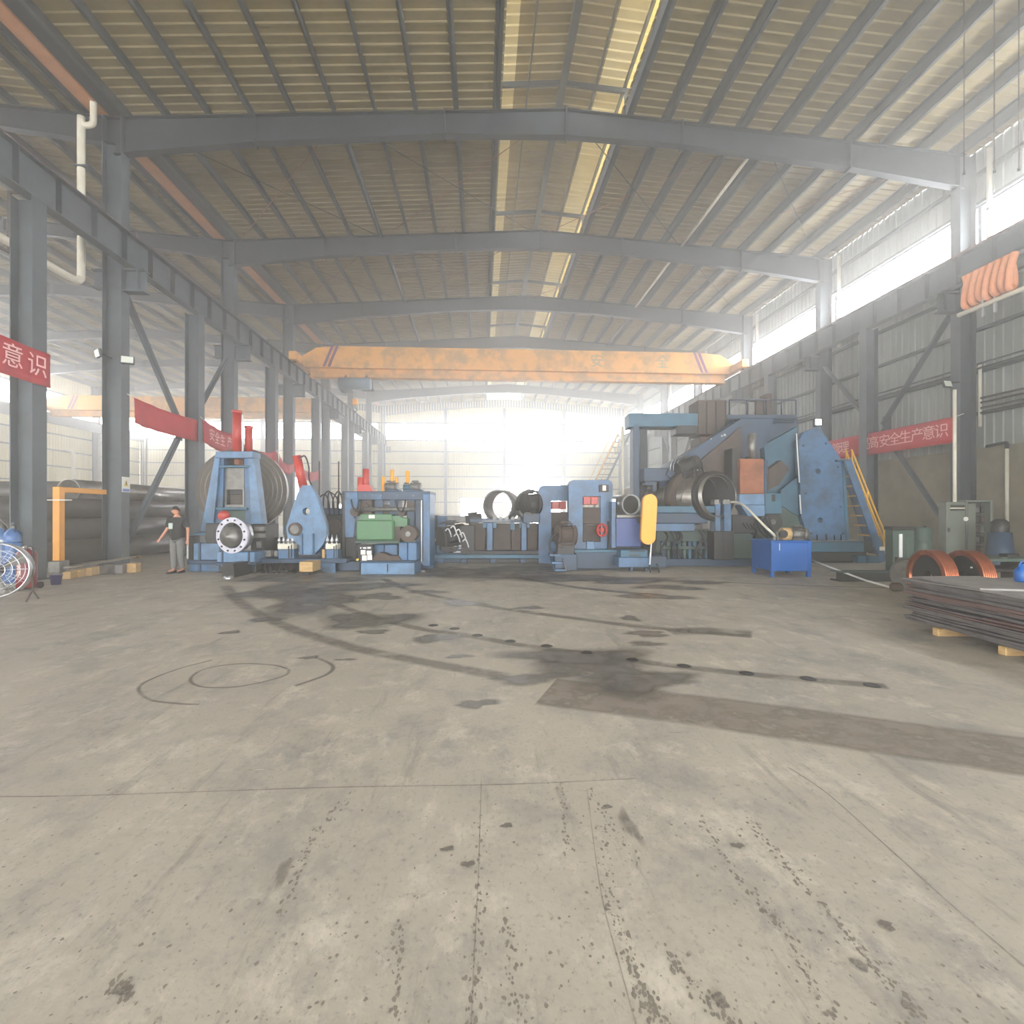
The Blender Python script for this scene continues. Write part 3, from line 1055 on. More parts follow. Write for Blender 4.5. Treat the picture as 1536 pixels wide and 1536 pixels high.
# ------------------------------------------------------------------ 1  A-frame stand with the big drive flange
R = Rig('decoiler_stand', 'blue A-frame machine stand with pale bolted flange wheel and red cylinders on top', 'machine', 350, 13.4)
R.box('base', BLUE, 283, 330, 846, None, 0.35, 1.4)
R.box('base_ledge', BLUED, 280, 330, 840.5, 846, 0.25, 1.5)
o = R.box('side_box', BLUEL, 290, 329, 815, 840, 0.3, 1.2)
R.boxes('rib', BLUED, [(297, 300, 814, 840.5)], 0.26, 0.04, 0, o)
R.box('rib', BLUED, 296, 301, 846.5, None, 0.31, 0.04)
R.box('corner_post', DARK, 282, 290, 804, 842, 0.32, 0.3)
R.box('edge_strip', WHITE, 279.5, 282, 804, 838, 0.3, 0.12)
R.box('box_lid', TEAL, 291, 312, 799, 803, 0.3, 0.6)
R.box('drive_housing', DARK, 308, 333, 785, 815, 0.1, 0.9)
R.box('drive_housing', DARK, 376, 398, 786, 846, 0.35, 0.8)
R.boxes('valve_bank', IRON, [(381, 396, 790, 797), (381, 396, 800, 807), (384, 392, 812, 822)], 0.26, 0.1)
o = R.box('front_box', BLUEL, 325, 382, 828, 843.5, -0.25, 0.6)
R.boxes('rib', BLUED, [(331.5, 334, 827.5, 844)], -0.28, 0.03, 0, o)
R.boxes('rib', BLUED, [(371.5, 373.5, 827.5, 844)], -0.28, 0.03, 0, o)
R.box('front_ledge', BLUED, 322, 384, 843.5, 847.5, -0.32, 0.7)
R.poly('lower_chute', BLUE, [(330, 847), (378, 847), (373, 860), (341, 860)], -0.15, 0.5)
R.box('lower_frame', DARK, 328, 384, 846, None, 0.05, 0.3)
a = R.poly('caster_arm', DARK, [(334, 846), (350, 846), (352, 866), (333, 866)], -1.0, 0.85)
R.cyl('caster_wheel', CHROME, (338, 868, -1.08), (348, 868, -1.08), 0.08, 18, parent=a)
# pale flange with bolts and hub
c = R.p(351, 803, -0.25)
ax = Vector((-0.22, -1, 0)).normalized()
MB().ring(c, ax, 0.335, 0.46, 0.09, 40).build('flange_ring', LILAC, R.o)
MB().ring(c - ax * 0.22, ax, 0.33, 0.40, 0.22, 40).build('flange_sleeve', CHROME, R.o)
u = ax.cross(Vector((0, 0, 1))).normalized(); w = u.cross(ax)
b_ = None
for i in range(12):
    t = i * math.pi / 6 + 0.26
    q = c + (u * math.cos(t) + w * math.sin(t)) * 0.40 + ax * 0.09
    MB().cyl(q, q + ax * 0.02, 0.026, 8).build('bolt', DARK, R.o)
h = MB().lathe(c + Vector((-0.05, 0, -0.03)) + ax * 0.02, [(0.0, 0.2), (0.05, 0.2), (0.06, 0.16), (0.16, 0.16), (0.18, 0.12), (0.25, 0.12), (0.27, 0.0), (0.27, -0.3)], 28, ax).build('hub', IRON, R.o)
MB().lathe(R.p(336, 775, -0.1), [(0.0, 0.16), (0.10, 0.13), (0.15, 0.05), (0.13, -0.06), (0.0, -0.10)], 16, (0, 0, 1)).build('red_cap', RED, R.o)
# A-frame
D = 0.7
for pts in ([(323, 681), (330, 681), (319, 796), (301, 797)], [(372, 681), (380, 683), (394, 796), (377, 796)]):
    R.poly('leg', BLUEL, pts, D - 0.1, 0.32)
for pts in ([(330, 681), (336, 681), (333, 800), (319, 800)], [(366, 681), (372, 681), (377, 800), (369, 800)]):
    R.poly('inner_leg', BLUE, pts, D, 0.3)
R.box('top_beam', BLUEL, 323, 379, 677, 687, D - 0.18, 0.45)
R.box('cross_bar', TEAL, 327, 375, 698, 701, D - 0.12, 0.15)
o = R.poly('slide_plate', IRON, [(336, 701), (366, 701), (366, 762), (336, 762)], D + 0.1, 0.2, holes=[[(340, 734), (364, 734), (364, 757), (340, 757)]])
R.box('roll_block', COILF, 345, 364, 741, 757, D + 0.2, 0.3, parent=o)
R.box('rust_block', RUST, 351, 358, 688, 697, D + 0.1, 0.3)
R.box('back_web', DARK, 338, 366, 688, 698, D + 0.35, 0.1)
R.box('lower_bar', TEAL, 323, 370, 761, 765, D - 0.1, 0.12)
R.box('lower_panel', OLIVE, 336, 369, 765, 795, D + 0.05, 0.4)
for (px, y0, rr, dd) in ((355.5, 617, 0.115, 1.0), (373, 640, 0.10, 1.3)):
    cc = R.cyl('hydraulic_cylinder', RED, (px, 678, dd), (px, y0, dd), rr, 16)
    R.cyl('cylinder_cap', RED, (px, y0 + 3, dd), (px, y0 - 1, dd), rr * 1.15, 16, parent=cc)
R.cyl('white_rod', WHITE, (364, 678, 1.0), (364, 622, 1.0), 0.025, 8)
R.cyl('mandrel', DARK, (353, 735, D + 0.3), (363, 735, 3.0), 0.25, 20)
# the coil on it
C_ = Rig('steel_coil', 'huge grey steel strip coil held behind the blue A-frame stand', 'coil', 362, 16.0, z0=1.05)
c = C_.p(363, 734, -0.3)
ax = Vector((-0.30, 1, 0)).normalized()
MB().ring(c, ax, 0.30, 1.26, 0.55, 56).build('strip_winding', SHINY, C_.o)
for k in range(7):
    r_ = 0.36 + k * 0.13
    MB().ring(c - ax * (0.004 + 0.003 * (k % 2)), ax, r_, r_ + 0.122, 0.02, 56).build('edge_layer', COILF, C_.o)

# ------------------------------------------------------------------ 2  pointed blue plate stand
R = Rig('pinch_stand', 'blue diamond-shaped plate stand with a round hole and leaning red cylinder', 'machine', 460, 13.6)
pl = R.poly('end_plate', BLUEL, [(453, 728), (466, 728), (473, 741), (489, 787), (490, 803), (485, 816), (471, 832), (451, 832), (449, 817), (431, 806), (429, 790), (446, 740)], 0, 0.16, holes=[(459, 767, 5.5)])
R.poly('rear_plate', BLUE, [(455, 732), (470, 732), (478, 745), (491, 787), (492, 803), (485, 832), (451, 832), (436, 806), (434, 790), (449, 744)], 0.7, 0.12, holes=[(461, 767, 5.0)])
R.disc('shaft_end', BROWN, 442, 794, 10, -0.08, 0.95, 24)
R.disc('shaft_cap', IRON, 442, 794, 6.5, -0.11, 0.05, 20)
R.boxes('stiffener', BLUE, [(451, 453.5, 800, 832), (468, 470.5, 800, 832)], -0.05, 0.06)
R.cyl('hydraulic_cylinder', RED, (455, 731, 0.25), (445, 684, 0.25), 0.115, 16)
R.tube('hose', BLACK, [(447, 690, 0.2), (457, 684, 0.2), (463, 700, 0.2), (464, 720, 0.2), (474, 740, 0.3)], 0.022)
R.box('bed', BLUED, 386, 520, 838, 845, -0.15, 1.4)
R.box('bed_web', DARK, 390, 541, 845, None, 0.25, 1.0)
R.poly('bracket_panel', BLUE, [(471, 845), (503, 845), (503, 861), (492, 861), (474, 851)], -0.12, 0.1)
R.box('bed_plate', BLUED, 508, 540, 842, 856, 0.1, 0.5)
R.box('cream_box', WOOD, 448.5, 469, 843, 858, -0.7, 0.55)
R.box('stub_leg', DARK, 452, 463, 858, None, -0.6, 0.3)
# oily pipework under the bed
for i in range(9):
    x0 = rng.uniform(392, 446)
    R.tube('pipe_run', DARK, [(x0, 846, -0.1), (x0 + rng.uniform(-8, 8), 856, -0.25), (x0 + rng.uniform(-12, 12), 862, -0.2), (x0 + rng.uniform(-4, 14), 872, -0.05)], rng.uniform(0.02, 0.05))
R.box('rear_gear', DARK, 489, 513, 772, 838, 1.3, 0.6)
R.disc('gear_wheel', BROWN, 500, 790, 11, 1.2, 0.1, 24)
R.box('rear_beam', BLUED, 474, 516, 762, 772, 1.4, 0.4)
for i in range(5):
    x0 = 478 + i * 7
    R.tube('hose', BLACK, [(x0, 764, 1.35), (x0 + 1, 748 - i % 3 * 4, 1.2), (x0 + 9, 742 - i % 2 * 5, 1.2), (x0 + 15, 752, 1.3), (x0 + 16, 772, 1.4)], 0.02)
for x0 in (479, 508):
    R.cyl('riser_pipe', BROWN, (x0, 764, 1.5), (x0, 692, 1.5), 0.022, 8)
for (xa, xb, yb) in ((392, 402, 790), (404, 410, 795), (412, 420, 806)):
    R.box('side_column', DARK, xa, xb, yb, 838, 0.6, 0.3)
R.boxes('junction_box', IRON, [(398, 406, 826, 835), (411, 417, 826, 835)], -0.05, 0.2)


def valve_block(px0, n, label):
    V = Rig('valve_block', label, 'valve', px0, 13.5, 'blue valve blocks on the machine bed', z0=0.35)
    k = n * 6.0
    V.box('block', BLUE, px0, px0 + k, 824, 838.5, 0, 0.3)
    V.box('manifold', PVC, px0 - 1, px0 + k - 1, 815.5, 824, 0.02, 0.26)
    V.boxes('slot', DARK, [(px0 + k * 0.62, px0 + k * 0.68, 819, 838), (px0 + k * 0.8, px0 + k * 0.86, 817, 838)], -0.02, 0.02, 0)
    for i in range(n):
        x = px0 + 2 + i * (k - 4) / max(1, n - 1)
        c = V.p(x, 815.5, 0.12)
        MB().lathe(c, [(0.0, 0.24), (0.012, 0.24), (0.02, 0.16), (0.045, 0.10), (0.05, 0.06), (0.02, 0.04), (0.03, 0.0)], 10).build('valve_cone', CHROME, V.o)


valve_block(417, 4, 'blue valve block with four bright cones left of the diamond-shaped plate')
valve_block(489, 3, 'blue valve block with three bright cones right of the diamond-shaped plate')
q = Rig('oil_can', 'small pale oil can beside the three-cone valve block', 'can', 485, 13.5, z0=0.35)
q.cyl('can_body', WOOD, (485.5, 838.5, 0.1), (485.5, 824, 0.1), 0.045, 12)
q.cyl('spout', IRON, (485.5, 824, 0.1), (487.5, 819, 0.1), 0.012, 8)

# ------------------------------------------------------------------ 3  roller leveller with green cover
R = Rig('roller_leveller', 'blue roller leveller with faded green cover and motors along its top', 'machine', 580, 13.1)
o = R.box('base', BLUEL, 541, 622, 844, None, 0, 0.9)
R.boxes('door_gap', DARK, [(580.5, 582, 846, 858)], -0.01, 0.02, 0, o)
R.box('base_lip', BLUED, 540, 623, 841.5, 844, -0.04, 1.4)
R.box('rear_base', BLUED, 500, 650, 846, None, 1.35, 0.9)
a = R.box('cabinet', BLUE, 598, 611, 814, 841.5, 0.2, 0.5)
R.box('cabinet', BLUE, 612, 625, 814, 841.5, 0.2, 0.5)
R.boxes('locker', BLUE, [(559, 576, 817, 841.5), (577, 596, 817, 841.5)], 0.45, 0.5)
R.poly('scrap_heap', BROWN, [(559, 841.5), (561, 833), (568, 829), (577, 830), (585, 834), (597, 834), (603, 841.5)], 0.1, 0.3)
R.box('green_cover', GREEN, 534, 590, 780, 811, 0.35, 0.9, 0.04)
R.box('green_cover', GREEN, 540, 588, 771, 781, 0.45, 0.7)
R.poly('green_guard', GREEN, [(588, 774), (600, 774), (600, 776), (611, 778), (611, 790), (588, 790)], 0.5, 0.4)
R.box('cover_sill', OLIVE, 533, 600, 811, 815.5, 0.3, 1.0)
R.poly('side_frame', BLUE, [(517, 748), (537, 748), (535, 765), (528, 772), (533, 780), (530, 806), (518, 806)], 0.8, 0.9)
R.box('side_post', DARK, 513, 518, 737, 843, 0.85, 0.4)
R.boxes('lower_gear', DARK, [(517, 534, 806, 842)], 0.9, 0.5)
o = R.box('top_beam', BLUED, 516, 645, 737, 750, 0.8, 1.1)
R.boxes('beam_panel', BLUE, [(519, 536, 739, 748), (556, 572, 741, 749)], 0.77, 0.04, 0, o)
R.box('end_post', BLUE, 634, 645, 741, 849, 0.75, 0.9)
R.box('end_post', BLUED, 623, 634, 750, 842, 0.9, 0.6)
for i in range(2):
    x0 = 527 + i * 66
    R.tube('hose', BLACK, [(x0, 750, 0.78), (x0 + 3, 762, 0.62), (x0 + 10, 768, 0.6), (x0 + 14, 758, 0.7), (x0 + 15, 750, 0.8)], 0.022)
for x0 in (522, 548, 572, 596, 620, 640):
    R.disc('bolt_head', IRON, x0, 743.5, 1.3, 0.76, 0.04, 8)
R.cyl('drive_shaft', IRON, (540, 764, 0.75), (622, 764, 0.75), 0.06, 12)
R.cyl('white_pole', WHITE, (632.3, 842, 0.7), (632.3, 750, 0.7), 0.018, 8)
for (xa, xb, ya, yb, m_) in ((541, 558, 748, 772, BROWN), (562, 575, 748, 774, BLUED), (584, 597, 749, 774, BLUED), (610, 622, 749, 790, BLUED), (575, 585, 757, 774, BROWN)):
    R.box('roll_stand', m_, xa, xb, ya, yb, 0.85, 0.6)
R.disc('roll_end', BROWN, 531, 768, 6.5, 0.7, 0.5)
for (x, y, r_) in ((545, 760, 7), (551, 766, 6), (616, 757, 5.5), (602, 768, 6)):
    R.disc('roll_end', BROWN, x, y, r_, 0.78, 0.4)
g = R.disc('gear_case', BROWN, 612, 801, 12.5, 0.45, 0.5, 28)
R.disc('gear_hub', IRON, 612, 801, 4, 0.40, 0.06, 16, g)
R.box('gear_box', BROWN, 588, 601, 789, 812, 0.5, 0.5)
R.boxes('name_plate', PAPER, [(553, 562, 772.5, 777.5)], 0.42, 0.02, 0)
for (x0, x1, y0, y1, m_) in ((578, 598, 722.5, 737, IRON), (605, 617, 725, 737, TEAL), (616, 632, 722.5, 737, IRON)):
    R.motor('top_motor', m_, (x0 + 1, (y0 + y1) / 2 + 1, 1.3), (x1 - 1, (y0 + y1) / 2 + 1, 1.3), (y1 - y0) / 2 * 0.0165)
    R.boxes('motor_foot', BLUED, [(x0, x1, y1 - 3, y1 + 1)], 1.1, 0.4)
for (x, y0, y1, r_) in ((588.5, 704.5, 724, 0.055), (611.5, 706.5, 727, 0.05), (575, 715, 738, 0.045), (595, 716, 726, 0.045)):
    R.cyl('orange_ram', YELLOW, (x, y1, 1.3), (x, y0, 1.3), r_, 12)
for (x, y0, r_) in ((549, 703.5, 0.09), (541, 716, 0.085)):
    R.cyl('red_ram', RED, (x, 737, 1.2), (x, y0, 1.2), r_, 14)
R.poly('ram_foot', RED, [(535, 738), (538, 727), (553, 727), (560, 738)], 1.1, 0.3)
e = R.box('switch_panel', DARK, 537, 559, 817, 842, 0.05, 0.2)
R.boxes('switch_row', WHITE, [(540, 542, 821, 823), (544.5, 549, 821, 823), (551, 556, 820.5, 823)], 0.02, 0.03, 0, e)
R.boxes('card', PAPER, [(541, 548, 825, 832), (550, 557, 826, 832), (543, 550, 833, 841), (551, 558, 832.5, 840)], 0.02, 0.02, 0, e)
R.disc('warning_lamp', SIGNY, 536, 839.5, 1.8, -0.05, 0.06, 10)

# ------------------------------------------------------------------ 4  run-out conveyor in the middle
R = Rig('runout_conveyor', 'long low blue run-out conveyor with brown side panels in the middle', 'machine', 770, 16.0)
R.box('bed', TEAL, 640, 852, 832, 838, -0.1, 1.6)
R.box('bed_web', DARK, 690, 850, 838, 844.5, 0.1, 1.3)
for x in (692, 735, 780, 825):
    R.box('foot', BLUED, x, x + 9, 838, None, 0.0, 1.5)
R.box('end_base', BLUED, 638, 702, 829, None, 0.2, 1.3)
R.poly('base_gusset', BLUE, [(640, 846), (664, 827), (664, 846)], 0.12, 0.08)
R.box('table', BLUED, 704, 812, 778, 784, 0.3, 1.2)
R.boxes('table_edge', IRON, [(722, 765, 781, 782.2), (770, 800, 783.5, 784.6)], 0.27, 0.04, 0)
for (a, b) in ((730, 739), (782, 790)):
    R.box('post', BLUE, a, b, 784, 832, 0.25, 0.4)
R.box('slit_blocker', DARK, 704, 812, 785, 832, 1.3, 0.1)  # added dark sheet that blocks bright slits between the side panels
R.box('gear_case', DARK, 690, 712, 788, 832, 0.2, 0.5)
R.motor('table_motor', DARK, (700, 779, 0.6), (722, 776, 0.6), 0.13)
for i in range(6):
    x0 = 742 + i * 9
    R.cyl('table_roller', IRON, (x0, 777.5, 0.3), (x0, 777.5, 1.4), 0.06, 12)
R.box('under_beam', DARK, 700, 812, 826, 832, 0.1, 0.3)
R.boxes('post_head', TEAL, [(724, 745, 784, 792), (765, 772, 784, 795), (779, 795, 784, 792)], 0.3, 0.3)
for (a, b) in ((740, 766), (767, 781), (706, 728), (791, 806)):
    R.box('side_panel', BROWN, a, b, 785, 832, 0.45, 0.3)
R.box('blue_column', BLUE, 656, 668, 774, 829, 0.5, 0.5)
R.box('dark_column', DARK, 645, 656, 773, 829, 0.7, 0.5)
R.box('rail_box', IRON, 668, 704, 774, 784, 1.0, 0.8)
R.motor('pump_motor', DARK, (662, 808, 0.2), (694, 803, 0.6), 0.36)
R.box('pump_base', TEAL, 655, 706, 818, 832, 0.3, 0.6)
for i, (x, y) in enumerate([(668, 796), (676, 792), (684, 797), (690, 802), (681, 804), (694, 812)]):
    R.tube('hose', WHITE, [(x, y, -0.16), (x + 4, y - 3, -0.22), (x + 7, y + 2, -0.2), (x + 9, y + 9, -0.12)], 0.022)
R.boxes('parts_tray', WHITE, [(675, 685, 819, 822), (688, 692, 818, 823), (680, 691, 827, 829)], 0.18, 0.08)
R.cyl('lamp_bulb', SIGNY, (651.5, 812, 0.4), (651.5, 808, 0.4), 0.04, 10)
# short pipe rings lying on the table
for (px, py, rp, lab) in ((746, 766, 24, 'thin grey pipe ring standing on the conveyor in front of the barred window'), (793, 768, 24, 'short grey pipe ring standing on the conveyor before the bright gateway')):
    Q = Rig('pipe_ring', lab, 'pipe', px, 16.6, z0=1.28)
    c = Q.p(px, py, 0)
    r_ = rp * 16.6 / 768
    c.z = r_ + 0.0
    MB().ring(c, Vector((0.38, 1, 0)), r_ - 0.035, r_, 0.75, 48).build('ring', IRON, Q.o)
Q = Rig('drive_motor', 'dark rounded motor on the conveyor just left of the blue mill stands', 'motor', 795, 15.6, z0=1.28)
Q.motor('motor_body', DARK, (787, 756, 0), (806, 756, 0.2), 0.30)
Q.box('motor_bed', BLUED, 785, 810, 770, 784, -0.2, 0.8)

# ------------------------------------------------------------------ 5  two blue mill stands
def mill_stand(xa, xb, yt, ox, oy, d, label):
    M = Rig('mill_stand', label, 'machine', (xa + xb) / 2, d, 'blue mill stands')
    out = [(xa, 845), (xa, yt + 7), (xa + 2, yt + 2), (xa + 7, yt), (xb - 7, yt), (xb - 2, yt + 2), (xb, yt + 7), (xb, 845)]
    hole = [[(ox[0], oy[0]), (ox[1], oy[0]), (ox[1], oy[1]), (ox[0], oy[1])]]
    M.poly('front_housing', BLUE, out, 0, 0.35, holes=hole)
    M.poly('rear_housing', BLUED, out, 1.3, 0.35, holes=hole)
    M.boxes('tie_bar', BLUED, [(xa + 4, xb - 4, yt + 4, yt + 9)], 0.35, 0.95)
    w = ox[1] - ox[0]
    M.box('screw_box', RED, ox[0] + 1, ox[1] - 4, oy[0] + 1, oy[0] + 13, 0.05, 0.5)
    M.box('screw_seam', RUST, ox[0] + w * 0.42, ox[0] + w * 0.5, oy[0] + 1, oy[0] + 13, 0.03, 0.05)
    M.box('upper_chock', BROWN, ox[0], ox[1], oy[0] + 17, oy[0] + 42, 0.08, 0.7)
    M.box('lower_chock', BROWN, ox[0], ox[1], oy[0] + 44, oy[1], 0.12, 0.7)
    M.box('tool_block', BLUEL, ox[0] + 6, ox[0] + 18, oy[1] - 1, oy[1] + 13, -0.1, 0.3)
    M.cyl('roll', IRON, (ox[0], oy[0] + 43, 0.5), (ox[1], oy[0] + 43, 0.5), 0.2, 18)
    return M


M = mill_stand(853, 919, 720, (874, 901), (744, 813), 14.7, 'nearer taller blue mill stand with red hand wheel on its right side')
c = M.p(902, 795, -0.25)
MB().ring(c, (0.5, -1, 0), 0.14, 0.19, 0.05, 24).build('hand_wheel', RED, M.o)
for i in range(4):
    t = i * math.pi / 2
    MB().beam(c, c + Vector((math.cos(t) * 0.15, 0.075 * math.cos(t), math.sin(t) * 0.15)), 0.03, 0.03).build('wheel_spoke', RED, M.o)
MB().cyl(c, c + Vector((0.22, 0.6, 0)), 0.07, 12).build('wheel_shaft', RED, M.o)
a = M.box('gauge_box', BROWN, 899, 913, 727, 738, -0.08, 0.1)
M.boxes('gauge_face', PAPER, [(904, 909, 728, 736)], -0.1, 0.02, 0, a)
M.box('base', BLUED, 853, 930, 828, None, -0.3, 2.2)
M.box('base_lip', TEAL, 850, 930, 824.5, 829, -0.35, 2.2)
M.box('side_pipe_chase', DARK, 912, 921, 782, 824, -0.15, 0.3)
mill_stand(808, 857, 728, (827, 853), (751, 813), 15.9, 'rear shorter blue mill stand half hidden behind the taller one')
Q = Rig('gear_motor', 'greasy brown gear motor standing in front of the rear mill stand', 'motor', 848, 14.1, z0=0.0)
Q.motor('motor_body', BROWN, (836, 802, 0), (861, 803, 0.1), 0.26)
Q.box('gear_case', DARK, 836, 862, 812, 832, -0.1, 0.5)
Q.box('bedplate', BLUED, 832, 866, 831, None, -0.15, 0.7)
Q.tube('hose', BLACK, [(836, 800, -0.1), (828, 806, -0.2), (824, 820, -0.2), (830, 832, -0.2)], 0.03)
S = Rig('step_ladder', 'small blue three-tread step ladder leaning on the conveyor bed', 'steps', 837, 13.9)
for (xa, ya) in ((825, 831.5), (828, 843), (833, 854)):
    S.box('tread', BLUE, xa, xa + 16, ya, ya + 2.8, -0.002 * (ya - 830) * 8, 0.22, 0.004)
for (x0, x1) in ((824, 832.5), (841.5, 850.5)):
    S.cyl('stringer', IRON if x0 > 830 else BLUED, (x0, 830, 0.15), (x1, 857.0, -0.12), 0.028, 8)
S.box('landing', BLUE, 842, 862, 830, 833, 0.1, 0.5)
S.boxes('landing_leg', BLUED, [(858, 862, 833, None)], 0.1, 0.08)

# ------------------------------------------------------------------ 6  indigo drive box, yellow belt guard
R = Rig('drive_unit', 'indigo drive box on a bright blue base beside the taller mill stand', 'machine', 940, 13.8)
VIO = mat('indigo_machine_paint', (56, 76, 128), (46, 58, 92), rough=0.5, scale=2, amount=0.7)
R.box('housing', VIO, 924, 962, 777, 820, 0.35, 0.9)
R.box('housing_post', BLUE, 917, 924, 753, 822, 0.4, 0.3)
R.boxes('post_cap', WHITE, [(918, 924, 748, 753)], 0.4, 0.2)
R.box('housing_lid', IRON, 925, 964, 772, 777, 0.3, 1.0)
R.box('plinth', TEAL, 931, 972, 825, 836, 0.05, 1.2)
R.boxes('plinth_slot', DARK, [(944, 968, 825.5, 827.5), (944, 960, 832, 834)], 0.03, 0.04, 0)
R.box('base', BLUE, 928, 974, 836, 851, -0.1, 1.2)
R.box('base', BLUED, 974, 1000, 834, 851, 0.2, 0.9)
R.boxes('leg', BLUED, [(945, 950, 851, None), (968, 972, 851, None)], 0.1, 0.15)
G = Rig('belt_guard', 'yellow rounded upright belt guard with a white rod and black cable loop below', 'guard', 974, 13.5)
out = []
for k in range(13):
    t = math.pi * k / 12
    out.append((975.3 + 10.8 * math.cos(t), 752 - 10.8 * math.sin(t)))
for k in range(13):
    t = math.pi + math.pi * k / 12
    out.append((972.5 + 10.8 * math.cos(t), 806 - 10.8 * math.sin(t)))
G.poly('guard_shell', YELLOW, out, 0.0, 0.16)
G.poly('guard_face', YELLOW, [(974 + (x - 974) * 0.88, 779 + (y - 779) * 0.95) for (x, y) in out], -0.012, 0.02)
G.box('mount', DARK, 960, 975, 775, 785, 0.16, 0.35)
G.cyl('rod', WHITE, (977, 815, 0.05), (974.6, 847, 0.05), 0.022, 8)
lp = [(974.6, 846, 0.05), (974.5, 853, 0.05), (977, 861, 0.0), (983, 863.5, 0.0), (988, 859, 0.02), (988, 851, 0.05), (984, 846, 0.1)]
G.tube('cable_loop', BLACK, lp, 0.02)
Q = Rig('pipe_ring', 'short pipe with bright rim and dark bore behind the yellow belt guard', 'pipe', 948, 15.2, z0=1.28)
c = Q.p(947, 757, 0)
MB().ring(c, Vector((-0.28, 1, 0)), 0.27, 0.31, 0.9, 36).build('ring', CHROME, Q.o)
MB().cyl(c + Vector((-0.02, 0.06, 0)), c + Vector((-0.03, 0.1, 0)), 0.272, 32).build('bore_shade_plug', BORE_SHADE, Q.o)  # dark disc painting the shade of the bore
Q.box('cradle', BLUED, 934, 962, 771, 779, 0.05, 0.7)

# ------------------------------------------------------------------ 7  the big spiral pipe mill on the right
R = Rig('spiral_pipe_mill', 'huge dark blue spiral pipe mill with boom, rusty plate and tall housing', 'machine', 1100, 15.0)
# bed
R.box('bed_top', TEAL, 972, 1073, 759, 769.5, -0.3, 1.0)
R.box('bed_side', BLUED, 972, 1062, 769.5, 785, -0.2, 0.9)
R.box('bed_side', BLUE, 972, 1042, 785, 797, -0.1, 0.8)
R.box('bed_core', OLIVE, 985, 1130, 796, 838, 0.3, 1.6)
R.box('bed_foot', BLUED, 966, 1130, 838, None, 0.1, 2.2)
for i in range(10):
    x = 992 + i * 8
    R.box('roller_seat', (TEAL, OLIVE, BLUED)[i % 3], x, x + 5, 812, 820, 0.15, 0.3)
    R.box('roller_seat', (BLUED, OLIVE, TEAL)[i % 3], x + 1, x + 5, 824, 838, 0.12, 0.25)
for i in range(8):
    x0 = rng.uniform(990, 1060)
    R.tube('hose', BLACK, [(x0, 796, 0.1), (x0 + 6, 806, -0.05), (x0 + rng.uniform(-10, 10), 822, 0.0), (x0 + rng.uniform(-10, 10), 838, 0.1)], 0.025)
for (a, b) in ((1073, 1082), (1086, 1098)):
    R.box('guide_post', BLUE, a, b - 1, 753, 797, -0.35, 0.35)
    R.box('post_cap', IRON, a - 1.5, b - 3, 749, 757, -0.38, 0.3)
    R.box('post_base', DARK, a - 2, b + 3, 797, 840, -0.3, 0.5)
# pipe being rolled, with its open bore towards the right
pa, pb = R.p(1079, 743, -0.4), R.p(948, 755, 3.7)
axd = (pb - pa).normalized()
MB().ring(pa, axd, 0.605, 0.62, (pb - pa).length, 56).build('rolled_pipe', SHINY, R.o)
MB().ring(pa + axd * 0.01, axd, 0.595, 0.604, (pb - pa).length - 0.05, 48).build('bore_shade_liner', BORE_SHADE, R.o)  # dark liner added as the shade inside the open pipe
for i in range(9):
    q = pa + axd * (0.35 + i * 0.5)
    MB().ring(q, (axd + Vector((0, 0, 0.45))).normalized(), 0.6, 0.625, 0.03, 48).build('weld_seam', IRON, R.o)
cq = pa + axd * 2.1
o = MB().ring(cq, axd, 0.64, 0.80, 0.25, 48).build('roller_cage', DARK, R.o)
u = axd.orthogonal().normalized(); w = axd.cross(u)
for i in range(26):
    t = i * 2 * math.pi / 26
    q = cq + (u * math.cos(t) + w * math.sin(t)) * 0.81
    MB().beam(q - axd * 0.04, q + axd * 0.3, 0.05, 0.06, (u * math.cos(t) + w * math.sin(t))).build('cage_bar', CHROME, o)
MB().ring(pa + axd * 1.1, axd, 0.63, 0.84, 0.3, 40).build('forming_ring', BROWN, R.o)
MB().ring(pa + axd * 0.15, axd, 0.62, 0.72, 0.18, 40).build('forming_ring', DARK, R.o)
# boom over the pipe
R.poly('boom', BLUED, [(1000, 712), (1006, 693), (1022, 686), (1112, 628), (1160, 628), (1150, 668), (1112, 690), (1062, 700), (1034, 718), (1012, 722)], 1.0, 0.9)
R.poly('boom_web', BROWN, [(1040, 700), (1112, 640), (1112, 716), (1050, 712)], 0.85, 0.3)
R.box('arm', BLUED, 966, 1012, 702, 722, 1.1, 0.6)
R.boxes('arm_tooth', BLUED, [(968, 984, 722, 728), (979, 985, 726, 737), (990, 1001, 720, 731)], 1.2, 0.4)
for x in (1007, 1011.5, 1016):
    R.tube('spring_rod', CHROME, [(x - 1.5, 706, 0.85), (x - 1, 698, 0.8), (x + 2, 690, 0.85)], 0.018)
R.motor('boom_motor', DARK, (1018, 706, 0.7), (1046, 694, 0.8), 0.22)
for i in range(7):
    x = 1022 + i * 5
    R.tube('hose', BLACK, [(x, 698, 0.7), (x + 3, 708, 0.5), (x + 1 + i, 718, 0.55)], 0.024)
R.boxes('bright_fitting', CHROME, [(1044, 1048, 693, 696.5), (1045, 1050, 704, 707), (1052, 1056, 717, 719)], 0.6, 0.06)
R.boxes('bright_fitting', CHROME, [(1082, 1084.5, 652.5, 655), (1086, 1089, 650.5, 654), (1066, 1068, 657, 659)], 0.95, 0.05)
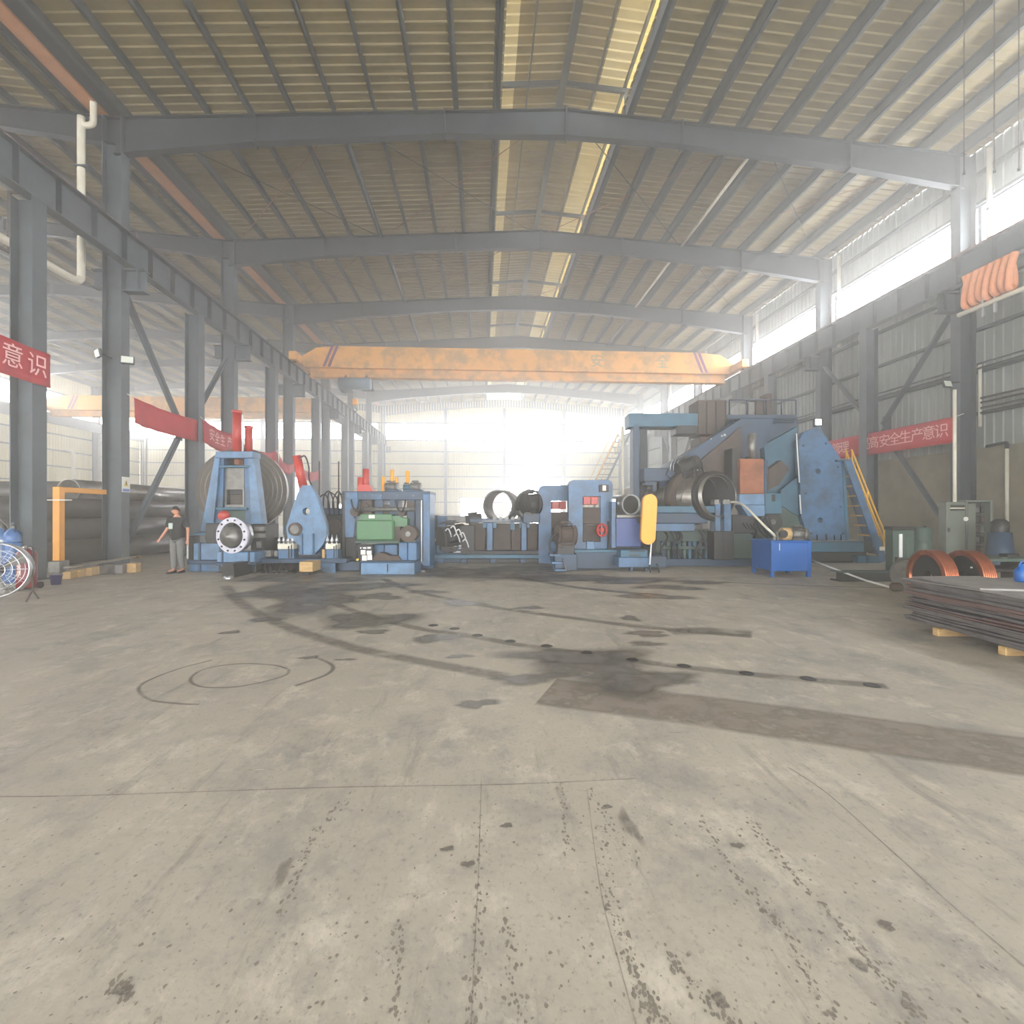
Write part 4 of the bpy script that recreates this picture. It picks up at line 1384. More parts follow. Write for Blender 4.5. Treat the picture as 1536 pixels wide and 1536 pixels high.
# brown shrouds and rusty strip plate
R.box('shroud', BROWN, 1047, 1090, 600, 652, 1.9, 0.9)
R.box('guide_block', BROWN, 1050, 1108, 655, 716, 1.3, 0.9)
R.box('dark_cheek', DARK, 1098, 1110, 672, 742, 0.3, 0.8)
R.box('strip_plate', RUST, 1110, 1146, 688, 741, 0.15, 0.4)
o = R.box('strip_clamp', BLUEL, 1109, 1147, 741, 757.5, -0.05, 0.6)
R.poly('strip_shoe', BLUEL, [(1112, 758), (1147, 758), (1147, 774), (1122, 774)], 0.0, 0.5)
R.box('clamp_side', TEAL, 1147, 1173, 740, 771, 0.1, 0.6)
R.boxes('clamp_slot', DARK, [(1158, 1163, 742, 752)], 0.08, 0.05, 0)
R.box('cheek_block', BLUED, 1146, 1152, 690, 741, 0.2, 0.6)
R.poly('link_arm', BROWN, [(1152, 705), (1172, 690), (1184, 704), (1168, 728), (1152, 735)], 0.5, 0.3)
R.box('toothed_rack', DARK, 1098, 1132, 772, 800, 0.2, 0.6)
# tall housing
R.poly('housing_body', BLUED, [(1092, 640), (1100, 625), (1196, 625), (1200, 770), (1174, 800), (1130, 810), (1130, 690), (1112, 668), (1092, 668)], 2.2, 1.2)
R.poly('housing_side', TEAL, [(1146, 668), (1196, 640), (1200, 712), (1180, 735), (1172, 770), (1152, 740)], 1.9, 0.3)
R.poly('belly_plate', OLIVE, [(1171, 756), (1190, 768), (1214, 788), (1216, 812), (1130, 812), (1130, 776)], 1.6, 0.3)
R.poly('side_plate', TEAL, [(1172, 735), (1200, 712), (1203, 776), (1190, 770), (1172, 758)], 1.55, 0.12)
HP = R.poly('housing_plate', BLUE, [(1198, 660), (1206, 648), (1228, 640), (1262, 689), (1267, 703), (1272, 812), (1214, 812), (1202, 775)], 1.4, 0.25, holes=[(1227, 707, 4), (1230.5, 780, 4)])
R.poly('plate_rib', TEAL, [(1263, 692), (1268, 700), (1274, 812), (1270, 812)], 1.37, 0.2)
R.boxes('stud', DARK, [(1226, 1227, 802, 812), (1240, 1241, 801, 812), (1252, 1253, 803, 812), (1262, 1263, 802, 812)], 1.34, 0.04, 0)
R.cyl('white_rod', WHITE, (1194.5, 650, 1.3), (1199, 724, 1.3), 0.022, 8)
R.cyl('white_rod', WHITE, (1199.5, 742, 1.3), (1201.5, 771, 1.3), 0.022, 8)
R.box('plinth_lip', IRON, 1214, 1297, 810.5, 813, 1.25, 0.9)
R.box('plinth', TEAL, 1216, 1296, 813, 828, 1.3, 0.8)
R.box('plinth_end', OLIVE, 1296, 1312, 813, 828, 1.5, 0.6)
R.box('plinth_foot', DARK, 1214, 1300, 828, None, 1.4, 1.0)
for (a, b) in ((1288, 1300), (1302, 1320)):
    R.box('foot_box', TEAL, a, b, 834, 847, 1.1, 0.4)
R.box('foot_bed', DARK, 1222, 1322, 845, None, 1.0, 0.7)
for i in range(9):
    x0 = 1112 + i * 5
    R.tube('hose', BLACK, [(x0, 776, 0.4), (x0 + 4, 786, 0.2), (x0 + rng.uniform(2, 14), 797, 0.25), (x0 + rng.uniform(8, 24), 812, 0.5), (x0 + 20, 838, 0.6)], 0.028)
for (x, y) in ((1206, 668), (1258, 700), (1262, 760), (1210, 740), (1218, 800), (1266, 800), (1240, 665)):
    R.disc('bolt_head', BLUED, x, y, 1.5, 1.36, 0.05, 8)
R.cyl('tie_rod', IRON, (1046, 690, 1.2), (1140, 640, 1.9), 0.05, 10)
R.cyl('pipe_line', BLUED, (1100, 632, 2.1), (1190, 632, 2.1), 0.05, 10)
for x0 in (1060, 1074, 1088):
    R.box('shroud_rib', DARK, x0, x0 + 2, 602, 651, 1.86, 0.05)
R.cyl('screw_column', IRON, (1128, 688, 0.35), (1128, 650, 0.35), 0.12, 16)
R.disc('drive_gear', DARK, 1160, 783, 14, 0.9, 0.2, 28)
R.disc('gear_hub', IRON, 1160, 783, 4, 0.85, 0.06, 14)
# deck and plant on top
R.box('deck', BLUED, 1090, 1196, 622, 628, 2.0, 1.8)
R.boxes('deck_machine', IRON, [(1108, 1120, 606, 622), (1122, 1132, 603, 622)], 2.2, 0.6)
R.boxes('deck_machine', BROWN, [(1134, 1146, 598, 622), (1150, 1158, 590, 622)], 2.3, 0.5)
for x in (1094, 1120, 1146, 1172, 1194):
    R.cyl('rail_post', BLUED, (x, 622, 2.1), (x, 600, 2.1), 0.025, 8)
R.cyl('hand_rail', BLUED, (1094, 600, 2.1), (1194, 600, 2.1), 0.025, 8)
# gantry post on the left of the mill
R.box('gantry_post', BLUED, 950, 959, 636, 838, 1.6, 0.5)
R.box('gantry_post', STEELD, 960, 971, 636, 838, 2.0, 0.5)
R.box('gantry_beam', TEAL, 944, 1047, 620, 640, 1.6, 0.7)
R.box('gantry_motor', DARK, 1014, 1045, 638, 651, 1.5, 0.6)
R.cyl('conduit', PVC, (934, 838, 2.2), (934, 640, 2.2), 0.045, 8)

# stair with yellow rails at the housing
S = Rig('stair', 'steep blue stair with yellow handrails beside the tall blue housing', 'stair', 1322, 16.2)
for (xa, ya, xb, yb, dd) in ((1271, 690, 1325, 842, 0.0), (1262, 690, 1312, 842, 0.9)):
    P, Q_ = S.p(xa, ya, dd), S.p(xb, yb, dd)
    Q_.z = max(Q_.z, 0.03)
    MB().beam(P, Q_, 0.05, 0.22, (1, 0, 0)).build('stringer', BLUE if dd == 0 else BLUED, S.o)
for i in range(10):
    t = (i + 0.5) / 10
    a, b = S.p(1271 + 54 * t, 690 + 152 * t, 0.0), S.p(1262 + 50 * t, 690 + 152 * t, 0.9)
    MB().box((b.x - 0.16, 0.03, a.z - 0.02), (a.x + 0.05, 0.88, a.z + 0.02)).build('tread', RAILY, S.o)
for (dd, off) in ((0.0, 0), (0.9, -9)):
    for lift in (0, 1):
        a, b = S.p(1277 + off, 674 + 14 * lift, dd), S.p(1326 + off, 798 + 14 * lift, dd)
        MB().cyl(a, b, 0.028, 8).build('hand_rail', RAILY, S.o)
    for t in (0.03, 0.5, 1.0):
        top = S.p(1277 + off + 49 * t, 674 + 124 * t, dd)
        MB().cyl(top, top - Vector((0.02, 0, 0.75)), 0.025, 8).build('rail_post', RAILY, S.o)
S.box('rail_shoe', PVC, 1320, 1328, 820, 826, -0.05, 0.1)
S.box('landing', BLUED, 1255, 1275, 689, 692, 0.1, 1.2)
S.boxes('landing_leg', BLUED, [(1256, 1258, 692, None)], 1.2, 0.08)

# burning lamp above the housing peak
L_ = Rig('flood_lamp', 'small burning flood lamp on the peak of the blue housing', 'lamp', 1228, 16.4, z0=4.35)
L_.box('lamp_body', DARK, 1222, 1234, 627, 640, 0.02, 0.12)
L_.box('lamp_glass', LAMPON, 1224, 1232, 629, 637, 0.005, 0.02)
L_.boxes('bracket', DARK, [(1227, 1229, 638, 647)], 0.05, 0.05)

# ------------------------------------------------------------------ 8  bright blue tank with pump
T = Rig('hydraulic_tank', 'bright blue steel oil tank on feet with a pump motor on top', 'tank', 1186, 12.55)
o = T.box('tank', TANK, 1157, 1217, 813, 857, 0.0, 1.05, 0.02)
T.box('tank_lid', TANK, 1156, 1218, 811, 813.5, -0.02, 1.1, 0.01)
for xa in (1157, 1212):
    T.box('rib', TANK, xa, xa + 5, 813, 857, -0.015, 0.02, 0, o)
T.boxes('drip_mark', PAPER, [(1169, 1170, 815, 826)], -0.004, 0.005, 0, o)
for xa in (1157, 1212):
    for dd in (0.02, 0.95):
        MB().box((T.x(xa), dd, 0), (T.x(xa + 5), dd + 0.08, T.z(856))).build('foot', TANK, T.o)
T.motor('pump_motor', IRON, (1184, 801, 0.4), (1208, 801, 0.4), 0.15)
g = T.cyl('pump_flange', WOOD, (1172, 801, 0.4), (1184, 801, 0.4), 0.16, 18)
T.disc('pump_eye', DARK, 1176, 801, 6, 0.22, 0.06, 16)
T.boxes('valve', IRON, [(1166, 1169, 798, 811), (1160, 1164, 805, 811)], 0.3, 0.06)
Hh = Rig('pale_hose', 'pale hose arching from the twin blue guide posts down to the blue tank', 'hose', 1130, 12.9, z0=0.85)
Hh.tube('hose_run', PVC, [(1096, 753, 1.7), (1108, 754, 1.4), (1120, 762, 0.8), (1136, 778, 0.4), (1150, 792, 0.1), (1160, 801, 0.05), (1163, 806, 0.1)], 0.03)
cb = Rig('white_cable', 'straight white cable running from the blue tank down to the floor', 'cable', 1218, 12.6)
p0, p1 = cb.p(1218, 840, 0.3), cb.p(1342, 884, -2.1)
p1.z = 0.03
MB().tube([p0, p0.lerp(p1, 0.35) - Vector((0, 0, 0.03)), p0.lerp(p1, 0.7) - Vector((0, 0, 0.04)), p1], 0.022, 8).build('cable_run', WHITE, cb.o)
wgt = Rig('cable_weight', 'small dark cylinder lying on the floor at the cable end', 'weight', 1346, 10.3)
c = wgt.p(1339, 884, 0); c.z = 0.09
MB().lathe(c, [(0.0, 0.0), (0.085, 0.0), (0.09, 0.03), (0.09, 0.14), (0.075, 0.17), (0.0, 0.17)], 16, (1, 0.1, 0)).build('weight_body', BROWN, wgt.o)

# ------------------------------------------------------------------ 9  stack of steel plates
ST = place(1357, 768, 7.1)
zz = 0.12
i = 0
rs = random.Random(5)
ang = -YAW
for bx in (0.25, 1.25, 2.2):
    p = place(1357, 768, 7.1)
    a = Vector((math.cos(ang), math.sin(ang), 0)); b = Vector((-math.sin(ang), math.cos(ang), 0))
    c = ST - b * (0.25 + bx * 0.9) + a * 0.05
    o = MB().box((-0.02, -0.05, 0), (1.9, 0.05, 0.10), 0.01).build('timber_bearer', WOOD)
    o.location = (c.x, c.y, 0); o.rotation_euler = (0, 0, ang + 0.02 * bx)
    tag(o, 'pale timber bearer under the steel plate stack, %s' % {0.25: 'at its far end', 1.25: 'at its middle', 2.2: 'at its near end'}[bx], 'timber', 'bearers under the plate stack')
PL = []
while zz < 0.69:
    th = rs.choice((0.014, 0.018, 0.022, 0.026))
    j1, j2 = rs.uniform(-0.05, 0.05), rs.uniform(-0.10, 0.04)
    L_y, W_x = rs.uniform(2.9, 3.2), rs.uniform(1.7, 1.9)
    short = rs.random() < 0.22 and zz > 0.3
    if short: L_y *= 0.55
    m_ = PLATEG if zz > 0.655 else (PLATER if 0.25 < zz < 0.52 and rs.random() < 0.55 else PLATE)
    n = 10
    top, bot = [], []
    b = MB()
    v, f = [], []
    for k in range(n + 1):
        y = -L_y * k / n + j2
        w_ = 0.006 * math.sin(k * 0.9 + i)
        e = rs.uniform(-0.012, 0.012)
        v += [(j1 + e, y, w_), (W_x, y, w_), (W_x, y, th + w_), (j1 + e, y, th + w_)]
    for k in range(n):
        for q in range(4):
            f.append((k * 4 + q, k * 4 + (q + 1) % 4, k * 4 + 4 + (q + 1) % 4, k * 4 + 4 + q))
    f += [(3, 2, 1, 0), (n * 4, n * 4 + 1, n * 4 + 2, n * 4 + 3)]
    o = b.add(v, f).build('steel_plate', m_)
    sh = -rs.uniform(1.0, 1.3) if short and rs.random() < 0.5 else 0
    q = ST + Vector((math.sin(ang) * -sh, math.cos(ang) * sh, 0))
    o.location = (q.x, q.y, zz)
    o.rotation_euler = (rs.uniform(-0.001, 0.001), 0, ang + rs.uniform(-0.02, 0.02))
    PL.append(o)
    zz += th + rs.choice((0.002, 0.004, 0.010))
    i += 1
ORD = 'first second third fourth fifth sixth seventh eighth ninth tenth eleventh twelfth thirteenth fourteenth fifteenth sixteenth seventeenth eighteenth nineteenth twentieth'.split()
for k, o in enumerate(PL):
    up = len(PL) - k
    tag(o, ('flat steel plate lying %s from the top of the plate stack' % ORD[up]) if up <= 14 else ('flat steel plate lying %s from the bottom of the plate stack' % ORD[k]), 'plate', 'steel plates in the stack')
# bent plate lying crooked on the top
o = MB().prism([(0, 0, 0), (-0.02, -1.1, 0.0), (0.9, -1.25, 0.0), (0.95, 0.1, 0.0)], (0, 0, 0.02)).build('steel_plate', PLATEG)
q = ST + Vector((0.02, -0.1, 0)); o.location = (q.x, q.y, zz + 0.004); o.rotation_euler = (0, 0, ang - 0.05)
tag(o, 'shorter grey plate lying crooked on the very top of the plate stack', 'plate', 'steel plates in the stack')

# ------------------------------------------------------------------ 10  copper coils and clutter behind the plates
def copper(px, py, d, lab):
    K = Rig('copper_wire_coil', lab, 'coil', px, d, 'copper wire coils')
    ax = Vector((math.sin(1.62), math.cos(1.62), 0))
    r_ = 0.47
    c = Vector((0, 0, r_ + 0.005)) - ax * 0.12
    o = MB().ring(c, ax, 0.38, 0.45, 0.22, 48).build('winding_core', COPPER, K.o)
    for k in range(7):
        MB().tube([c + ax * (0.015 + 0.031 * k) + (ax.cross(Vector((0, 0, 1))) * math.cos(t * math.pi / 24) + Vector((0, 0, 1)) * math.sin(t * math.pi / 24)) * 0.452 for t in range(48)], 0.018, 6, True).build('wire_turn', COPPER, o)
    MB().ring(c + ax * 0.05, ax, 0.10, 0.375, 0.12, 40).build('former', BORE_SHADE, K.o)  # former darkened to paint the shade inside the coil


copper(1398, 862, 8.9, 'left shiny copper wire coil standing behind the plate stack')
copper(1452, 862, 8.8, 'right shiny copper wire coil with a pale tie across it')
q = Rig('coil_tie', 'pale paper tie across the right copper coil', 'tag', 1468, 8.6, z0=0.55)
q.boxes('tie_band', PAPER, [(1456, 1470, 850, 852.5), (1467, 1470, 846, 860)], 0.02, 0.01, 0)
K = Rig('workshop_cabinet', 'dark olive workshop cabinet with a pale vertical strip on its front', 'cabinet', 1358, 13.6)
K.box('body', OLIVE, 1340, 1372, 795, None, 0.1, 0.3)
K.box('lid', DARK, 1339, 1373, 790, 795, 0.08, 0.34)
K.box('door', OLIVE, 1360, 1371, 803, 838, 0.08, 0.03)
K.boxes('pale_strip', WHITE, [(1349, 1354, 801, 836)], 0.06, 0.03, 0.004)
K = Rig('dark_drum', 'dark green drum beside the olive workshop cabinet', 'drum', 1382, 13.8)
c = K.p(1382, 768, 0.3); c.z = 0
MB().lathe(c, [(0.0, 0.0), (0.24, 0.0), (0.25, 0.05), (0.25, 0.4), (0.262, 0.42), (0.25, 0.44), (0.25, 0.8), (0.262, 0.82), (0.25, 0.84), (0.25, 1.15), (0.22, 1.18), (0.0, 1.18)], 24).build('shell', OLIVE, K.o)
MB().lathe(c + Vector((0.08, -0.02, 1.18)), [(0.0, 0.03), (0.04, 0.03), (0.04, 0.0)], 10).build('bung', DARK, K.o)
K = Rig('round_plate', 'round dark grey disc leaning near the first copper coil', 'disc', 1364, 10.2)
c = K.p(1366, 850, 0); c.z = 0.34
MB().cyl(c, c + Vector((0.05, 0.10, 0.03)), 0.33, 28).build('disc', IRON, K.o)
K = Rig('steel_sill', 'long dark steel beam lying on the floor before the cabinet', 'beam', 1328, 11.0)
for (a, b, m_, n_) in ((0.0, 0.03, DARK, 'flange'), (0.2, 0.23, OLIVE, 'flange')):
    MB().box((-0.5, 0.75, a), (0.9, 1.1, b)).build(n_, m_, K.o)
MB().box((-0.5, 0.85, 0.03), (0.9, 0.88, 0.2)).build('web', DARK, K.o)
K = Rig('scrap_bracket', 'brown steel bracket with a pale plate on the dark beam', 'bracket', 1352, 10.9, z0=0.23)
K.boxes('upright', BROWN, [(1346, 1350, 836, 853), (1359, 1363, 845, 860)], 0.9, 0.1)
K.boxes('cap', BROWN, [(1347, 1361, 838, 844)], 0.9, 0.1)
K.boxes('pale_plate', PLATEG, [(1350, 1359, 844, 856)], 0.95, 0.03)

# grey electrical cabinets
K = Rig('electrical_cabinet', 'closed grey electrical cabinet with a dark louvre strip', 'cabinet', 1434, 15.0)
b = K.box('body', CABINET, 1420, 1448.5, 753, None, 0.02, 0.3)
K.box('door', CABINET, 1421.5, 1447.5, 756, 838, 0, 0.03)
K.boxes('louvre', DARK, [(1426, 1447, 757.5, 761), (1426, 1447, 763.5, 766)], -0.01, 0.02, 0)
K.boxes('louvre_bar', PVC, [(1426, 1448, 761.5, 763)], -0.02, 0.02, 0)
K.disc('round_dial', PAPER, 1449.5, 778.5, 3.2, -0.03, 0.06, 14)
K.boxes('handle', DARK, [(1423, 1425.5, 792, 798)], -0.03, 0.04, 0.005)
K = Rig('electrical_cabinet', 'open grey electrical cabinet showing dark switchgear inside', 'cabinet', 1470, 15.2)
K.boxes('body', CABINET, [(1449.5, 1452, 750, None), (1486, 1489.5, 750, None), (1452, 1486, 750, 753)], 0, 0.4)
K.box('back_panel', BLACK, 1452, 1486, 753, None, 0.33, 0.05)
K.box('plinth', CABINET, 1452, 1486, 838, None, 0.02, 0.35)
K.box('door', CABINET, 1452, 1464, 755, 838, -0.02, 0.03)
for r in range(5):
    for c in range(3):
        K.box('switch', (IRON, DARK, BROWN)[(r + c) % 3], 1465 + c * 7, 1470 + c * 7, 760 + r * 15, 769 + r * 15, 0.2, 0.13)
    K.boxes('terminal_strip', IRON, [(1464.5, 1485, 771 + r * 15, 772.3 + r * 15)], 0.24, 0.1, 0)
K = Rig('blue_pump_set', 'tapered blue pump set against the cement wall below a conduit', 'machine', 1516, 13.6)
P = K.p(1516, 768, 0)
MB().lathe((K.x(1516), 0.3, 0), [(0.0, 0.0), (0.36, 0.0), (0.36, 0.2), (0.30, 0.5), (0.24, 1.05), (0.0, 1.05)], 8).build('pump_body', BLUED, K.o)
MB().lathe((K.x(1516), 0.3, 1.05), [(0.19, 0.0), (0.2, 0.1), (0.19, 0.28), (0.10, 0.36), (0.0, 0.36)], 16).build('pump_head', DARK, K.o)
K = Rig('blue_jug', 'bright blue plastic jug at the frame edge on the plates', 'jug', 1533, 6.6, z0=0.70)
MB().lathe((K.x(1534), 0, 0.0), [(0.0, 0.0), (0.075, 0.0), (0.085, 0.02), (0.085, 0.14), (0.05, 0.19), (0.025, 0.21), (0.025, 0.23), (0.0, 0.23)], 18).build('jug_body', TANK, K.o)
MB().tube([(K.x(1534) - 0.05, 0, 0.19), (K.x(1534) - 0.02, 0, 0.26), (K.x(1534) + 0.05, 0, 0.26), (K.x(1534) + 0.06, 0, 0.18)], 0.012, 8).build('handle', TANK, K.o)
K = Rig('dark_bench', 'low dark bench cluttered with tools behind the plate stack', 'bench', 1502, 9.8)
K.box('bench_top', OLIVE, 1470, 1560, 838, 843, 0, 0.9)
for (a, b) in ((1472, 1478), (1552, 1558)):
    K.boxes('leg', DARK, [(a, b, 843, None)], 0.05, 0.7)
K.box('shelf', DARK, 1478, 1552, 853, 858, 0.1, 0.7)
K.boxes('tool', CHROME, [(1505, 1511, 836.5, 838)], 0.1, 0.05, 0)
K.boxes('tool_box', DARK, [(1512, 1530, 831, 838)], 0.3, 0.2)

# conduits, pipes and flood lamp on the right wall
def wall_conduits():
    for i, (zz_, x) in enumerate(((5.35, 16.42), (5.2, 16.42), (5.02, 16.42), (4.86, 16.42))):
        o = MB().cyl((x, 2, zz_), (x, 15.9, zz_), 0.035, 8).build('conduit', IRON)
        tag(o, '%s of the four grey conduits bundled along the ribbed wall' % ('topmost', 'second from the top', 'third from the top', 'lowest')[i], 'conduit', 'four conduits on the ribbed wall')
    for i, z in enumerate((6.35, 6.5)):
        o = MB().cyl((16.42, 2, z), (16.42, 30, z), 0.03, 8).build('cable_run', STEELD)
        tag(o, '%s of two thin dark cable runs above the flood lamp' % ('lower', 'upper')[i], 'cable', 'cable runs above the lamp')
    for (px, y0, y1, lab) in ((1432, 585, 750, 'white vertical conduit dropping to the closed electrical cabinet'), (1510.5, 673, 792, 'white vertical conduit dropping to the tapered blue pump set'), (1470, 545, 640, 'short white conduit between cable run and four conduits')):
        s = 16.5 / (SN + (px - 768) / 768 * CS)
        p, q = place(px, y0, s), place(px, y1, s)
        if px == 1432: p, q = place(px, y0, 15.7), place(px, 754, 15.2)
        if px == 1510.5: p = place(px, y0, s); q = place(px, y1, s)
        o = MB().cyl(p, q, 0.05, 10).build('conduit', PVC)
        if px == 1510.5:
            MB().tube(smooth_line([p, p + Vector((0, 0, 0.12)), p + Vector((0.03, 0.12, 0.2)), p + Vector((0.05, 0.7, 0.16))], 5), 0.05, 8).build('elbow', STEELD, o)
        tag(o, lab, 'conduit')
    for k in (4, 5, 6, 7, 8):
        y = RAFY[k]
        o = MB().cyl((16.45, y - 0.55, 9.2), (16.45, y - 0.55, 13.4), 0.075, 12).build('downpipe', PVC)
        MB().box((16.36, y - 0.62, 11.4), (16.74, y - 0.48, 11.44)).build('clip', STEEL, o)
        tag(o, 'cream rain downpipe beside the %s tall column of the corrugated wall' % ('first', 'second', 'third', 'fourth', 'fifth')[k - 4], 'pipe', 'downpipes by the clerestory strip')


wall_conduits()


def flood(px, py, d, face, lab, arm):
    F_ = Rig('flood_light', lab, 'lamp', px, d, z0=CAM_H + (768 - py) * d / 768)
    o = MB().box((-0.17, -0.02, -0.12), (0.17, 0.06, 0.12), 0.02).build('lamp_body', BLACK, F_.o)
    o.rotation_euler = face
    g = MB().box((-0.145, -0.035, -0.095), (0.145, -0.02, 0.095)).build('lamp_glass', LAMPW, o)
    MB().cyl((0, 0.05, 0.05), arm, 0.025, 8).build('bracket', BLACK, F_.o)
    return F_


flood(1421, 576, 16.9, (-0.3, 0, 0.25), 'square flood lamp on the first column near the red banner', (0.52, 0.1, 0.1))
flood(191, 540, 15.0, (-0.2, 0, 0.5), 'square flood lamp facing the hall on the first left column', (-0.46, 0.45, 0.0))
flood(147, 530, 15.0, (0.2, 0, -0.6), 'dark flood lamp on the outer side of the first left column', (0.02, 0.52, 0.0))

# cable festoon hanging from the near end of the right runway
FO = tag(empty('cable_festoon', (14.9, 14.4, 0)), 'orange bundled cable loops hanging on a cream rail below the runway', 'cable')
MB().cyl((0, -2.5, 7.75), (0, 0.75, 7.75), 0.07, 10).build('rail', PVC, FO)
for k in range(7):
    y = 0.45 - k * 0.22
    MB().tube(smooth_line([(0.0, y - 0.08, 8.85), (-0.12, y - 0.06, 8.4), (-0.10, y, 7.95 + 0.06 * (k % 3)), (0.10, y + 0.05, 7.98), (0.12, y + 0.08, 8.4), (0.02, y + 0.1, 8.9)], 6), 0.095, 10).build('cable_loop', mat('orange_cable', (226, 150, 100), (200, 120, 74), rough=0.6, scale=6), FO)
MB().box((-0.05, -2.5, 8.9), (0.1, 0.75, 8.98)).build('trolley_track', STEEL, FO)
for y in (-0.05, -0.4):
    MB().box((-0.03, y - 0.03, 7.4), (0.03, y + 0.03, 8.9)).build('hanger', CHROME, FO)
MB().box((0.1, -0.3, 8.9), (0.62, -0.2, 8.94)).build('support_arm', STEEL, FO)
# hanging rods near the right side
for i, (x, y) in enumerate(((11.35, 11.4), (12.0, 11.3), (12.5, 11.2), (13.0, 11.1))):
    z = slope_z(x, XR, XRIDGE, 0.02)
    o = MB().cyl((x, y, 9.6), (x, y, z), 0.014, 6).build('hanging_rod', BROWN)
    MB().cyl((x, y, 9.55), (x, y, 9.62), 0.03, 8).build('end_nut', STEELD, o)
    tag(o, '%s thin rod hanging from the roof near the clerestory strip' % ('first', 'second', 'third', 'fourth')[i], 'rod', 'thin hanging roof rods')

# ------------------------------------------------------------------ overhead cranes
def crane(name, y, xa, xb, ztop, zmid, zbot, label, stripes):
    K = tag(empty(name, (0, y, 0)), label, 'crane')
    t = 0.62
    pts = [(xa, zmid), (xa, zmid + 0.55), (xa + 0.9, ztop - 0.12), (xa + 2.2, ztop), (xb - 2.2, ztop), (xb - 0.9, ztop - 0.12), (xb, zmid + 0.55), (xb, zmid)]
    g = MB().prism([(x, -t / 2, z) for (x, z) in pts], (0, t, 0)).build('girder', CRANE, K)
    MB().box((xa + 0.3, -t / 2 - 0.05, zmid - 0.04), (xb - 0.3, t / 2 + 0.05, zmid)).build('girder_flange', CRANE, K)
    r = MB().box((xa + 0.5, -0.10, zbot + 0.03), (xb - 0.5, 0.10, zmid - 0.04)).box((xa + 0.5, -0.26, zbot), (xb - 0.5, 0.26, zbot + 0.04)).build('trolley_beam', CRANE, K)
    for s in stripes:
        for q in (0, 0.28):
            dx = 0.5 if s < 0 else -0.5
            MB().prism([(s + q, -t / 2 - 0.012, zmid), (s + q + 0.16, -t / 2 - 0.012, zmid), (s + q + 0.16 + dx, -t / 2 - 0.012, ztop), (s + q + dx, -t / 2 - 0.012, ztop)], (0, 0.012, 0)).build('stripe', PURPLE, K)
    for x in (xa + 0.05, xb - 0.05):
        e = MB().box((x - 0.22, -1.7, 10.02), (x + 0.22, 1.7, 10.5), 0.04).build('end_carriage', CRANE, K)
        for dy in (-1.3, 1.3):
            MB().cyl((x - 0.08, dy, 10.11), (x + 0.08, dy, 10.11), 0.155, 16).build('wheel', DARK, e)
        MB().box((x - 0.15, -0.3, 10.3), (x + 0.15, 0.3, zmid + 0.4)).build('seat_block', CRANE, e)
    return K


K = crane('overhead_crane', 30.6, XL + 0.6, XR - 0.72, 11.25, 10.02, 9.45, 'long faded yellow overhead crane spanning the main hall', (-9.2, 13.3))
for i, x in enumerate((6.9, 10.9)):
    glyphs(('\u5b89', '\u5168')[i], mat('faded_lettering', (150, 150, 130), rough=0.8), K, (x, -0.325, 10.6), (math.pi / 2, 0, 0), 0.85)
H = MB()
hx = -7.3
o = tag(empty('hoist', (hx, 30.6, 9.45)), 'grey blue electric hoist under the left end of the yellow crane', 'hoist')
HB = mat('hoist_grey_blue', (112, 130, 140), (90, 106, 116), rough=0.5)
MB().cyl((-0.9, -0.45, -0.42), (0.9, -0.45, -0.42), 0.34, 20).build('drum', HB, o)
MB().box((-1.0, -0.2, -0.75), (-0.2, 0.5, -0.12), 0.05).build('motor', HB, o)
MB().box((0.2, -0.1, -0.65), (0.95, 0.45, -0.15), 0.03).build('control_box', STEEL, o)
for x in (-0.6, 0.6):
    MB().box((x - 0.05, -0.3, -0.2), (x + 0.05, 0.3, 0.03)).build('trolley_plate', STEELD, o)
    for y in (-0.16, 0.16):
        MB().cyl((x, y, 0.09), (x + 0.01, y + (0.05 if y > 0 else -0.05), 0.09), 0.06, 12).build('trolley_wheel', DARK, o)
MB().cyl((0, -0.45, -0.7), (0, -0.45, -1.3), 0.02, 6).build('rope', DARK, o)
MB().box((-0.14, -0.55, -1.65), (0.14, -0.35, -1.3), 0.04).build('hook_block', YELLOW, o)
MB().tube([(0, -0.45, -1.62), (0, -0.45, -1.78), (0.09, -0.45, -1.86), (0.12, -0.45, -1.97), (0.02, -0.45, -2.05), (-0.09, -0.45, -1.98)], 0.028, 8).build('hook', DARK, o)
crane('overhead_crane', 44.5, -36.0, XL - 0.75, 11.2, 10.05, 9.5, 'second yellow crane in the neighbouring bay seen between the left columns', (-34.0, -14.0))
# support beams for that crane, along the neighbouring bay
for x, lab in ((XL - 0.8, 'grey runway beam on the neighbouring side of the left columns'), (-36.05, 'grey runway beam along the far wall of the neighbouring bay')):
    t = tag(empty('crane_runway', (x, 0, 9.05)), lab, 'crane runway')
    ya = 37.5 if x > -30 else 24.0
    MB().box((-0.012, ya, 0.02), (0.012, 57, 0.8)).box((-0.15, ya, 0.8), (0.15, 57, 0.83)).box((-0.13, ya, 0), (0.13, 57, 0.02)).build('beam', STEEL, t)
    MB().box((-0.05, ya, 0.83), (0.05, 57, 0.92)).build('rail', RUSTRAIL, t)

